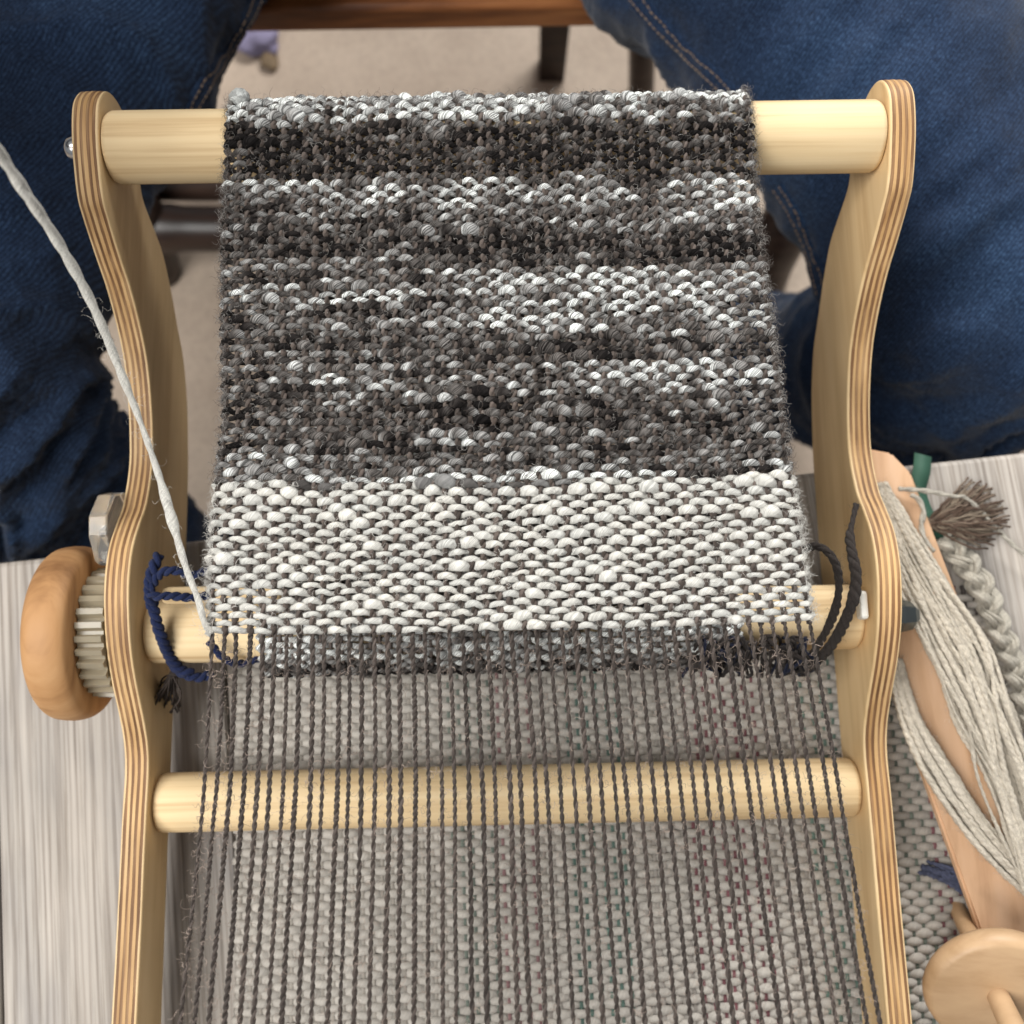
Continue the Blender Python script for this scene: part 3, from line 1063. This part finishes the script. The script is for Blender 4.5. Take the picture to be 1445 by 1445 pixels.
# dark brown cord looped at the right end
BROWN = (0.050, 0.040, 0.035)
brown = empty('brown_cord', (0.15, CB_Y, CB_Z))
tag(brown, 'thick dark brown cord looped beside the right plate', 'cord')
loops = [
    [(1136, 775, .098), (1152, 771, .108), (1168, 779, .113), (1180, 798, .112), (1184, 825, .106), (1180, 855, .097), (1170, 882, .087), (1156, 908, .076), (1142, 930, .066)],
    [(1208, 712, .085), (1203, 735, .089), (1199, 757, .093), (1203, 785, .097), (1208, 812, .097), (1205, 842, .094), (1196, 868, .088), (1184, 893, .080), (1168, 917, .071), (1146, 938, .060), (1120, 946, .052)],
]
for k, l in enumerate(loops):
    pth = catmull([atn(*q) for q in l], 110)
    mb = MB()
    r = np.full(110, 0.0021 + 0.0004 * k)
    if k == 1:
        tt = np.linspace(0, 1, 110)
        r = 0.0016 + 0.0013 * np.clip((tt - 0.16) / 0.05, 0, 1)
    plied(mb, pth, r, 0.014, BROWN, seed=40 + k, ply=3, tight=0.38, jit=0.2)
    mb.build('strand', M['cord'], brown)
    mb = MB()
    halo(mb, pth, 60, 0.0025, 0.006, (0.09, 0.075, 0.065))
    tag(mb.build('fuzz', M['fuzz'], brown), kind='stuff')

# dark tangle of warp ends where the cloth is knotted to the roll
mb = MB()
for _ in range(80):
    x0 = rng.uniform(985, 1140)
    p0 = atn(x0, 905 + rng.uniform(-8, 15), .078 + rng.uniform(-.004, .004))
    p1 = atn(x0 + rng.uniform(-35, 35), 945 + rng.uniform(-15, 12), .060 + rng.uniform(-.01, .008))
    mid = (p0 + p1) / 2 + rng.normal(0, 0.004, 3)
    mb.tube(catmull([p0, mid, p1], 9), 0.0009, 5, col=np.array(random.choice([(0.045, 0.035, 0.031), (0.03, 0.024, 0.023), (0.06, 0.048, 0.042), (0.016, 0.02, 0.045)])))
tag(mb.build('knotted_warp_ends', M['cord'], cloth), kind='stuff')

# ------------------------------------------------------------------ stick shuttle with cream yarn, right of the loom
CREAM = (0.74, 0.665, 0.55)
shuttle = empty('stick_shuttle', tuple(at(1330, 960, 0.012)))
tag(shuttle, 'peach wooden stick shuttle wound with cream yarn, right of the loom', 'shuttle')
A, B = atn(1205, 640, .012), atn(1500, 1440, .022)
dirv = (B - A) / np.linalg.norm(B - A)
sidev = np.cross(dirv, [0, 0, 1]); sidev /= np.linalg.norm(sidev)
upv = np.cross(sidev, dirv)
Lb = np.linalg.norm(B - A)
hw = 0.026
outl = []
for (a, b) in [(0.0, 0.30), (0.006, 0.75), (0.02, 1.0), (Lb * 0.5, 1.0), (Lb - 0.03, 1.0), (Lb - 0.008, 0.86), (Lb, 0.60), (Lb - 0.022, 0.20)]:
    outl.append((a, b * hw))
for (a, b) in reversed([(0.0, 0.30), (0.006, 0.75), (0.02, 1.0), (Lb * 0.5, 1.0), (Lb - 0.03, 1.0), (Lb - 0.008, 0.86), (Lb, 0.60), (Lb - 0.022, 0.20)]):
    outl.append((a, -b * hw))
n = len(outl)
v = [A + dirv * a + sidev * b - upv * 0.003 for a, b in outl] + [A + dirv * a + sidev * b + upv * 0.003 for a, b in outl]
f = [[k, (k + 1) % n, n + (k + 1) % n, n + k] for k in range(n)] + [list(range(n - 1, -1, -1)), list(range(n, 2 * n))]
me = MB().add(np.array(v), f).mesh('board')
bm = bmesh.new(); bm.from_mesh(me); bmesh.ops.recalc_face_normals(bm, faces=bm.faces)
bmesh.ops.bevel(bm, geom=bm.edges[:], offset=0.0012, segments=2, affect='EDGES'); bm.to_mesh(me); bm.free()
link('board', me, M['shuttle'], shuttle, smooth=False)
# yarn wound end to end: one bundle along the right edge, one along the left
for k in range(64):
    q = rng.uniform(-1, 1); lift = rng.uniform(0, 1)
    w_ = [rng.normal(0, 8) for _ in range(4)]
    pts = [atn(1240 + 10 * q, 680 + 10 * lift, .024), atn(1285 + 26 * q + w_[0], 790, .028 + .008 * lift), atn(1345 + 36 * q + w_[1], 900, .029 + .013 * lift), atn(1392 + 34 * q + w_[2], 1010, .030 + .013 * lift),
           atn(1428 + 30 * q + w_[3], 1110, .030 + .010 * lift), atn(1475 + 30 * q, 1260, .030 + .006 * lift)]
    mb = MB()
    plied(mb, catmull(pts, 120), 0.00125 + 0.0004 * rng.uniform(-1, 1), 0.009, np.array(CREAM) * rng.uniform(0.9, 1.12), seed=60 + k, sides=7, jit=0.5, tight=0.28)
    halo(mb, catmull(pts, 60), 34, 0.0014, 0.008, CREAM)
    mb.build('wound_strand', M['cord'], shuttle)
for k in range(34):
    q = rng.uniform(-1, 1); lift = rng.uniform(0, 1)
    pts = [atn(1262 + 9 * q, 930, .022), atn(1283 + 14 * q, 1010, .024 + .006 * lift), atn(1322 + 22 * q, 1085, .025 + .010 * lift), atn(1372 + 22 * q, 1160, .026 + .010 * lift),
           atn(1425 + 22 * q, 1222, .026 + .010 * lift), atn(1500 + 22 * q, 1290, .028)]
    mb = MB()
    plied(mb, catmull(pts, 110), 0.00125 + 0.0004 * rng.uniform(-1, 1), 0.009, np.array(CREAM) * rng.uniform(0.88, 1.08), seed=90 + k, sides=7, jit=0.5, tight=0.28)
    halo(mb, catmull(pts, 60), 34, 0.0014, 0.008, CREAM)
    mb.build('wound_strand', M['cord'], shuttle)
pts = catmull([atn(*q) for q in [(1284, 872, .046), (1296, 890, .040), (1312, 925, .030), (1326, 945, .026), (1345, 960, .028), (1372, 985, .036)]], 80)
mb = MB()
plied(mb, pts, 0.0011 + 0.0022 * np.exp(-((np.linspace(0, 1, 80) - 0.72) / 0.12) ** 2), 0.008, CREAM, seed=120)
mb.build('loose_strand', M['cord'], shuttle)

# ------------------------------------------------------------------ fringe things on the table, far right
coil = empty('chained_cord', tuple(at(1390, 830, 0.006)))
tag(coil, 'cream chain of thick knotted yarn on the table behind the shuttle', 'cord')
pth = catmull([atn(*q) for q in [(1330, 758, .008), (1352, 782, .009), (1374, 808, .010), (1390, 838, .010), (1402, 868, .009), (1414, 900, .009), (1428, 935, .008), (1446, 985, .008), (1462, 1030, .008)]], 260)
for k in range(3):
    ln_ = np.concatenate([[0], np.cumsum(np.linalg.norm(np.diff(pth, axis=0), axis=1))])
    a = 2 * math.pi * (ln_ / 0.036 + k / 3)
    sd = np.cross(np.gradient(pth, axis=0), [0, 0, 1.0]); sd /= np.linalg.norm(sd, axis=1, keepdims=True)
    for m_ in range(6):
        o_ = rng.uniform(0.6, 1.4) * 0.0019 * np.array([math.cos(m_ * 1.05), math.sin(m_ * 1.05)])
        q = pth + sd * (0.0048 * np.cos(a + 0.12 * m_) + o_[0])[:, None] + np.array([0, 0, 1.0]) * (0.0034 * np.sin(2 * a) + o_[1] * 0.8)[:, None]
        mb = MB()
        mb.tube(q, 0.0013 * (1 + 0.35 * vnoise(ln_ * 150, k * 7 + m_)), 6, ref=(0.1, 0.2, 0.97), col=np.array((0.56, 0.52, 0.44)) * rng.uniform(0.9, 1.1), twist=700)
        halo(mb, q, 30, 0.0014, 0.007, (0.5, 0.46, 0.4))
        mb.build('strand', M['cord'], coil)
tas = empty('tassel', tuple(at(1345, 715, 0.005)))
tag(tas, 'fluffy brown yarn tassel tied with green ribbon at the table edge', 'tassel')
mb = MB()
for _ in range(260):
    a = rng.uniform(-0.9, 1.0)
    p0 = atn(1312 + rng.uniform(-5, 5), 738 + rng.uniform(-6, 6), .006 + rng.uniform(0, .008))
    l = rng.uniform(45, 112)
    p1 = atn(1312 + l * math.cos(a * 0.9 - 0.15), 738 + l * 0.62 * math.sin(a * 0.9 - 0.35), .003 + rng.uniform(0, .012))
    mid = (p0 + p1) / 2 + np.array([rng.normal(0, .002), rng.normal(0, .002), .004])
    pth = catmull([p0, mid, p1], 14)
    pth[2:] += np.cumsum(rng.normal(0, 0.00045, (12, 3)), axis=0)
    pth[:, 2] = np.maximum(pth[:, 2], 0.001)
    mb.tube(pth, 0.0006, 4, col=np.array(random.choice([(0.16, 0.105, 0.075), (0.26, 0.19, 0.14), (0.34, 0.27, 0.20)])), twist=500)
tag(mb.build('fringe', M['cord'], tas), kind='stuff')
for k, l in enumerate([[(1302, 642, .004), (1300, 665, .007), (1294, 690, .006), (1300, 715, .008), (1312, 740, .010), (1322, 756, .007), (1350, 744, .004), (1392, 738, .003)],
                       [(1308, 742, .010), (1300, 755, .010), (1306, 765, .006), (1320, 764, .004)]]):
    pth = catmull([atn(*q) for q in l], 60)
    sd = np.cross(np.gradient(pth, axis=0), [0, 0, 1.0]); sd /= np.linalg.norm(sd, axis=1, keepdims=True)
    v = np.vstack([pth - sd * 0.005, pth + sd * 0.005, pth + sd * 0.005 + [0, 0, .0008], pth - sd * 0.005 + [0, 0, .0008]])
    n = 60
    f = []
    for a in range(n - 1):
        for (p_, q_) in ((0, 1), (1, 2), (2, 3), (3, 0)):
            f.append([p_ * n + a, p_ * n + a + 1, q_ * n + a + 1, q_ * n + a])
    MB().add(v, f).build('ribbon', M['ribbon'], tas)
for nm, lab, l, rr in [('yarn_strand', 'thin cream yarn trailing to the right edge of the table', [(1268, 690, .02), (1300, 692, .022), (1345, 700, .020), (1362, 702, .018), (1385, 722, .014), (1412, 752, .010), (1445, 782, .008), (1490, 812, .008)], 0.0013),
                       ('yarn_strand', 'short curl of cream yarn above the wound shuttle', [(1286, 698, .022), (1297, 706, .024), (1303, 722, .024), (1300, 742, .024), (1305, 760, .026), (1318, 778, .030)], 0.0014)]:
    mb = MB()
    pth = catmull([atn(*q) for q in l], 100)
    plied(mb, pth, rr, 0.016, (0.60, 0.56, 0.48), seed=140, tight=0.3, jit=0.3)
    halo(mb, pth, 40, rr, 0.006, (0.5, 0.46, 0.4))
    tag(mb.build(nm, M['cord']), lab, 'yarn')
# dusty blue yarn scrap on the rug
mb = MB()
for k in range(16):
    o_ = rng.normal(0, 7, 2)
    pth = catmull([atn(1308 + o_[0], 1226 + o_[1] * .5, .008), atn(1345 + o_[0] * .7, 1240 + o_[1] * .7, .012), atn(1380 + o_[0], 1262 + o_[1], .012), atn(1412 + o_[0], 1300 + o_[1], .008)], 40)
    mb.tube(pth + rng.normal(0, 0.0004, pth.shape), 0.0011, 5, col=np.array((0.10, 0.115, 0.19)) * rng.uniform(0.7, 1.3), twist=800)
tag(mb.build('yarn_scrap', M['cord']), 'dusty blue yarn scrap lying on the rug beside the wooden disc', 'yarn')

# ------------------------------------------------------------------ wooden spindle, bottom right
sp = empty('spindle', tuple(at(1400, 1390, 0.02)))
tag(sp, 'wooden drop spindle with a round disc at the bottom right corner', 'spindle')
c = atn(1402, 1392, .050)
ax = np.array([-0.10, -0.50, 0.85]); ax /= np.linalg.norm(ax)
pr = [(-0.0065, 0.004), (-0.0065, 0.0285), (-0.0055, 0.0310), (-0.003, 0.0325), (0.0, 0.0330), (0.003, 0.0325), (0.0052, 0.0312), (0.0062, 0.0295), (0.0062, 0.004)]
v, f = lathe(pr, c, ax, 64)
MB().add(v, f).build('whorl', M['whorl'], sp)
ax2 = ax
pr = [(-0.075, 0.0020), (-0.070, 0.0042), (-0.0066, 0.0048), (0.0063, 0.0052), (0.020, 0.0056), (0.030, 0.0060), (0.0335, 0.0054), (0.036, 0.003)]
v, f = lathe(pr, c, ax2, 28)
# the shaft leans towards the table below and points up out of the disc
MB().add(v, f).build('shaft', M['whorl'], sp)

# ------------------------------------------------------------------ person: jeans, seen from above
def ring_tube(bm, keys, seg=28, per=10):
    K = np.array(keys, float)
    path = catmull(K, (len(K) - 1) * per + 1)
    c, r1, r2 = path[:, :3], path[:, 3], path[:, 4]
    t = np.gradient(c, axis=0); t /= np.linalg.norm(t, axis=1, keepdims=True)
    ref = np.array([1.0, 0, 0])
    prev = None
    for k in range(len(c)):
        a = ref - t[k] * np.dot(ref, t[k]); a /= np.linalg.norm(a)
        b = np.cross(t[k], a)
        ring = [bm.verts.new(c[k] + a * r1[k] * math.cos(q) + b * r2[k] * math.sin(q)) for q in np.linspace(0, 2 * math.pi, seg, endpoint=False)]
        if prev:
            for q in range(seg):
                bm.faces.new((prev[q], prev[(q + 1) % seg], ring[(q + 1) % seg], ring[q]))
        else:
            bm.faces.new(list(reversed(ring)))
        prev = ring
    bm.faces.new(prev)


person = empty('person', (-0.07, 0.6, FLOOR_Z))
tag(person, 'person in blue jeans sitting on the chair with the loom between the knees', 'person')
LEGS = {
    'l': [(-0.175, 0.80, -0.095, .105, .10), (-0.235, 0.62, -0.085, .100, .092), (-0.280, 0.49, -0.083, .096, .088), (-0.325, 0.395, -0.088, .090, .082), (-0.352, 0.30, -0.098, .084, .078), (-0.366, 0.225, -0.118, .078, .074),
          (-0.366, 0.185, -0.175, .073, .072), (-0.362, 0.165, -0.26, .070, .070), (-0.355, 0.135, -0.40, .068, .068), (-0.350, 0.11, -0.575, .070, .070)],
    'r': [(0.03, 0.82, -0.095, .105, .10), (0.098, 0.655, -0.080, .115, .096), (0.203, 0.530, -0.078, .118, .096), (0.272, 0.430, -0.083, .112, .092), (0.312, 0.34, -0.092, .104, .088), (0.340, 0.265, -0.115, .096, .082),
          (0.342, 0.240, -0.185, .088, .078), (0.326, 0.272, -0.28, .080, .074), (0.312, 0.320, -0.42, .074, .070), (0.300, 0.385, -0.585, .072, .070)],
}
bm = bmesh.new()
for k in LEGS:
    ring_tube(bm, LEGS[k])
ring_tube(bm, [(-0.26, 0.86, -0.06, .10, .10), (-0.15, 0.86, -0.05, .15, .13), (-0.07, 0.86, -0.04, .15, .14), (0.01, 0.86, -0.05, .15, .13), (0.12, 0.86, -0.06, .10, .10)])
ring_tube(bm, [(-0.07, 0.86, -0.05, .17, .12), (-0.07, 0.88, 0.04, .18, .125), (-0.07, 0.90, 0.10, .165, .115)])
raw = bm_mesh(bm, 'jeans_raw')
tmp = bpy.data.objects.new('jeans_raw', raw)
COL.objects.link(tmp)
md = tmp.modifiers.new('rm', 'REMESH'); md.mode = 'VOXEL'; md.voxel_size = 0.0046
sm = tmp.modifiers.new('sm', 'SMOOTH'); sm.factor = 0.5; sm.iterations = 6
dg = bpy.context.evaluated_depsgraph_get()
me = bpy.data.meshes.new_from_object(tmp.evaluated_get(dg))
bpy.data.objects.remove(tmp); bpy.data.meshes.remove(raw)
from mathutils import noise as mn
bm = bmesh.new()  # torso and arms out of view, added to shade the left leg
ring_tube(bm, [(-0.07, 0.89, 0.02, .185, .125), (-0.075, 0.87, 0.10, .182, .125), (-0.08, 0.82, 0.22, .185, .122), (-0.09, 0.755, 0.34, .198, .118), (-0.095, 0.70, 0.43, .195, .105), (-0.095, 0.665, 0.48, .14, .085), (-0.095, 0.645, 0.515, .07, .065)])
ring_tube(bm, [(-0.285, 0.70, 0.42, .062, .066), (-0.38, 0.60, 0.33, .066, .066), (-0.47, 0.48, 0.25, .068, .066), (-0.475, 0.38, 0.235, .066, .062), (-0.42, 0.28, 0.255, .056, .052), (-0.36, 0.22, 0.28, .046, .042)])
ring_tube(bm, [(0.095, 0.70, 0.42, .056, .060), (0.15, 0.69, 0.32, .054, .054), (0.185, 0.69, 0.20, .050, .050), (0.185, 0.68, 0.12, .046, .046), (0.17, 0.61, 0.075, .040, .040), (0.15, 0.56, 0.07, .037, .037)])
tmp2 = bpy.data.objects.new('shirt_raw', bm_mesh(bm, 'shirt_raw'))
COL.objects.link(tmp2)
md = tmp2.modifiers.new('rm', 'REMESH'); md.mode = 'VOXEL'; md.voxel_size = 0.012
md = tmp2.modifiers.new('sm', 'SMOOTH'); md.factor = 0.5; md.iterations = 5
dg = bpy.context.evaluated_depsgraph_get()
unseen_shirt_me = bpy.data.meshes.new_from_object(tmp2.evaluated_get(dg))
bpy.data.objects.remove(tmp2)
link('unseen_shirt', unseen_shirt_me, M['unseen_shirt'], person)
def unseen_hand(wrist, fwd, up, curl):  # hands out of view, added to finish the shading arms
    f_ = np.array(fwd, float); f_ /= np.linalg.norm(f_)
    sd_ = np.cross(f_, up); sd_ /= np.linalg.norm(sd_)
    u_ = np.cross(sd_, f_)
    w_ = np.array(wrist, float)
    mb = MB()
    mb.tube([w_ - f_ * 0.03, w_, w_ + f_ * 0.03, w_ + f_ * 0.07, w_ + f_ * 0.085], [0.026, 0.027, 0.036, 0.038, 0.030], 16, ref=u_, flat=0.48)
    for k, (o_, ln) in enumerate(((-0.028, 0.066), (-0.010, 0.076), (0.010, 0.072), (0.028, 0.056))):
        b_ = w_ + f_ * 0.075 + sd_ * o_
        p1 = b_ + f_ * ln * 0.5 - u_ * ln * 0.12 * curl
        p2 = p1 + f_ * ln * 0.22 - u_ * ln * 0.30 * curl
        p3 = p2 - f_ * ln * 0.02 - u_ * ln * 0.28 * curl
        mb.tube(catmull([b_, p1, p2, p3], 14), np.linspace(0.0095, 0.0072, 14), 10, ref=sd_)
    b_ = w_ + f_ * 0.02 - sd_ * 0.026
    mb.tube(catmull([b_, b_ + f_ * 0.03 - sd_ * 0.02 - u_ * 0.008, b_ + f_ * 0.055 - sd_ * 0.012 - u_ * 0.02], 12), np.linspace(0.0125, 0.0085, 12), 10, ref=u_)
    mb.build('unseen_hand', M['skin'], person)
unseen_hand((-0.345, 0.212, 0.288), (0.93, -0.25, 0.20), (0, 0, 1), 1.0)
unseen_hand((0.147, 0.55, 0.069), (-0.5, -0.6, -0.35), (0, 0, 1), 0.7)
nv = len(me.vertices)
co = np.empty(nv * 3); me.vertices.foreach_get('co', co); co = co.reshape(-1, 3)
no = np.empty(nv * 3); me.vertices.foreach_get('normal', no); no = no.reshape(-1, 3)
disp = np.zeros(nv)
cen = {k: catmull(np.array(LEGS[k], float), 200) for k in LEGS}
for k in range(nv):
    x, y, z = co[k]
    leg = 'l' if x < -0.07 else 'r'
    C = cen[leg]
    dd = np.sum((C[:, :3] - co[k]) ** 2, axis=1)
    a = int(np.argmin(dd))
    sarc = a / 199.0                                  # 0 hip .. 1 hem
    rel = co[k] - C[a, :3]
    th = math.atan2(rel[2], rel[0])
    knee = math.exp(-((sarc - 0.58) / 0.10) ** 2)
    hip = math.exp(-((sarc - 0.10) / 0.14) ** 2)
    shin = 1.0 if sarc > 0.66 else 0.0
    w = 0.0040 + 0.0115 * knee + 0.0075 * hip + 0.007 * shin
    q1 = mn.noise(Vector((sarc * 21 + 0.8 * math.cos(th), 1.1 * math.cos(th + 0.5), 1.1 * math.sin(th) + (5 if leg == 'l' else 0))))
    q2 = mn.noise(Vector((x * 9, y * 22 + x * 9, z * 12)))
    r1 = 1 - 2.4 * abs(q1) ** 0.75
    q3 = 1 - 2.2 * abs(mn.noise(Vector((sarc * 55 + 1.6 * math.cos(th), 2.6 * math.cos(th + 0.9), 2.6 * math.sin(th) + (9 if leg == 'l' else 2))))) ** 0.8
    disp[k] = w * (0.75 * r1 + 0.5 * q2 + 0.22 * q3) + 0.0012 * mn.noise(Vector((x * 60, y * 60, z * 60)))
co2 = co + no * disp[:, None]
me.vertices.foreach_set('co', co2.ravel())
me.update()
jeans = link('jeans', me, M['denim'], person)
bvh = BVHTree.FromPolygons([Vector(c) for c in co2], [list(p.vertices) for p in me.polygons])


def on_jeans(px, py):
    h = bvh.ray_cast(ORG, ray(px, py).normalized())
    return (h[0], h[1]) if h[0] is not None else None


def seam(pix, name):
    """a felled seam: a raised strip with two rows of stitches"""
    pp = catmull(np.array([(a, b, 0) for a, b in pix], float), 60)
    hit = [(on_jeans(a, b)) for a, b, _ in pp]
    hit = [h for h in hit if h]
    if len(hit) < 8:
        return
    P = np.array([h[0] for h in hit]); Nn = np.array([h[1] for h in hit])
    for _ in range(4):
        P[1:-1] = (P[:-2] + 2 * P[1:-1] + P[2:]) / 4
    T = np.gradient(P, axis=0); T /= np.linalg.norm(T, axis=1, keepdims=True) + 1e-9
    Sd = np.cross(T, Nn); Sd /= np.linalg.norm(Sd, axis=1, keepdims=True) + 1e-9
    hw_ = 0.0058
    cols = [(-1.3, -0.0012), (-1.0, 0.0022), (-0.6, 0.0014), (0.0, 0.0026), (0.6, 0.0014), (1.0, 0.0022), (1.3, -0.0012)]
    v = np.vstack([P + Sd * hw_ * a + Nn * b for a, b in cols])
    n = len(P)
    f = []
    for a in range(len(cols) - 1):
        f += [[a * n + q, a * n + q + 1, (a + 1) * n + q + 1, (a + 1) * n + q] for q in range(n - 1)]
    st = MB().add(v, f).build(name, M['denim'], jeans)
    ln = np.concatenate([[0], np.cumsum(np.linalg.norm(np.diff(P, axis=0), axis=1))])
    mb = MB()
    for off in (-0.62, 0.62):
        s = 0.001
        while s < ln[-1] - 0.003:
            tt = np.linspace(s, s + 0.0028, 5)
            q = np.array([np.interp(tt, ln, P[:, k]) for k in range(3)]).T
            nn_ = np.array([np.interp(tt, ln, Nn[:, k]) for k in range(3)]).T
            sd = np.array([np.interp(tt, ln, Sd[:, k]) for k in range(3)]).T
            arch = 0.0018 + 0.0004 * np.sin(np.linspace(0, math.pi, 5))
            mb.tube(q + sd * hw_ * off + nn_ * arch[:, None], 0.00042, 5, ref=(0.3, 0.2, 0.9))
            s += 0.0042
    tag(mb.build('stitching', M['thread'], jeans), kind='stuff')


seam([(866, -40), (900, 0), (935, 40), (975, 80), (1010, 112), (1040, 142)], 'inseam')
seam([(1096, 262), (1118, 296), (1138, 340), (1152, 380), (1162, 420)], 'inseam')
seam([(372, -30), (352, 20), (322, 70), (285, 128), (250, 190), (215, 250)], 'inseam')
# shoes
for (x, y) in ((-0.35, 0.06), (0.295, 0.345)):
    bm = bmesh.new()
    bmesh.ops.create_uvsphere(bm, u_segments=24, v_segments=14, radius=1.0)
    for vv in bm.verts:
        t_ = vv.co.y
        wv_ = 0.042 + 0.006 * (1 if t_ < 0 else -0.3)
        hgt = 0.036 if t_ < 0.1 else 0.036 + 0.03 * (t_ - 0.1)
        vv.co = Vector((vv.co.x * wv_, t_ * 0.14, max(vv.co.z, -0.55) * hgt))
    o = link('shoe', bm_mesh(bm, 'shoe'), M['shoe'], person)
    o.matrix_parent_inverse = Matrix.Translation(person.location).inverted()
    o.location = (x, y, FLOOR_Z + 0.022)

# ------------------------------------------------------------------ chair
chair = empty('chair', (-0.05, 0.7, FLOOR_Z))
tag(chair, 'red brown wooden chair with dark legs and rail under the sitter', 'chair')


def part_box(name, size, loc, mat, bev=0.004, rot=(0, 0, 0), parent=chair):
    o = link(name, bm_mesh(box_bm(*size, bev, 3), name), mat, parent, smooth=False)
    o.location = loc
    o.rotation_euler = rot
    return o


seat_edge = at(605, 37, -0.215)
part_box('seat', (0.80, 0.42, 0.03), (-0.06, seat_edge.y + 0.204, -0.198), M['chair'], 0.005, (0, 0, R(0.2)))
SZ = FLOOR_Z + 0.075
pL, pR = at(206, 322, SZ), at(1100, 334, SZ)
for p_, s_ in ((pL, -1), (pR, 1)):
    mb = MB()
    z = np.linspace(FLOOR_Z, -0.216, 40)
    rr = 0.024 + 0.003 * np.sin((z - FLOOR_Z) * 26) + 0.006 * np.exp(-((z - SZ) / 0.03) ** 2)
    path = np.column_stack([p_.x + (z - SZ) * -0.05 * s_, p_.y + (z - SZ) * 0.35, z])
    mb.tube(path, rr, 20, ref=(1, 0, 0))
    mb.build('leg', M['chair_dark'], chair)
mb = MB()
n = 50
t = np.linspace(0, 1, n)
path = np.column_stack([pL.x + (pR.x - pL.x) * t, pL.y + (pR.y - pL.y) * t, np.full(n, SZ)])
mb.tube(path, 0.0275 + 0.004 * np.exp(-((t - 0.03) / 0.02) ** 2), 20)
mb.build('stretcher', M['chair_dark'], chair)
q0, q1 = at(190, 268, SZ + 0.01), at(900, 262, SZ + 0.01)
mb = MB().tube([q0, (np.array(q0) + np.array(q1)) / 2, q1], 0.014, 14)
mb.build('stretcher', M['chair_dark'], chair)
# rear legs, seen through the gap below the seat edge
for (px, py, ang, rr) in ((778, 100, 0.0, 0.030),):
    p_ = at(px, py, FLOOR_Z)
    mb = MB()
    z = np.linspace(FLOOR_Z, -0.214, 12)
    path = np.column_stack([np.full(12, p_.x), p_.y + (z - FLOOR_Z) * 0.10, z])
    mb.tube(path, np.linspace(rr * 0.78, rr * 1.15, 12), 4, ref=(0.7, 0.7, 0))
    mb.build('leg', M['chair_dark'], chair, smooth=False)
p_ = at(905, 135, FLOOR_Z)
z = np.linspace(FLOOR_Z, -0.214, 20)
t = (z - FLOOR_Z) / (-0.214 - FLOOR_Z)
path = np.column_stack([p_.x - 0.05 * t, p_.y + 0.16 * t - 0.05 * t * (1 - t), z])
MB().tube(path, 0.017, 16, ref=(1, 0, 0)).build('leg', M['chair_dark'], chair)

# small dropped things on the floor
c = atn(370, 62, FLOOR_Z)
bm = bmesh.new()
bmesh.ops.create_icosphere(bm, subdivisions=3, radius=0.03)
for vv in bm.verts:
    w = 1 + 0.55 * mn.noise(vv.co * 55)
    vv.co = Vector((vv.co.x * w * 1.0, vv.co.y * w * 0.7, max(0.0, vv.co.z * 0.45 * w + 0.008)))
o = link('flower', bm_mesh(bm, 'flower'), M['purple'])
o.location = c
tag(o, 'small crumpled purple flower head lying on the floor', 'flower')
c = atn(388, 72, FLOOR_Z)
bm = bmesh.new()
bmesh.ops.create_icosphere(bm, subdivisions=3, radius=0.012)
for vv in bm.verts:
    w = 1 + 0.6 * mn.noise(vv.co * 70 + Vector((3, 1, 2)))
    vv.co = Vector((vv.co.x * w * 0.9, vv.co.y * w * 1.2, max(0.0, vv.co.z * 0.4 * w + 0.005)))
o = link('dry_leaf', bm_mesh(bm, 'dry_leaf'), M['dry_leaf'])
o.location = c + np.array([-0.004, -0.016, 0.0])
tag(o, 'curled brown dry leaf on the floor beside the purple flower', 'leaf')
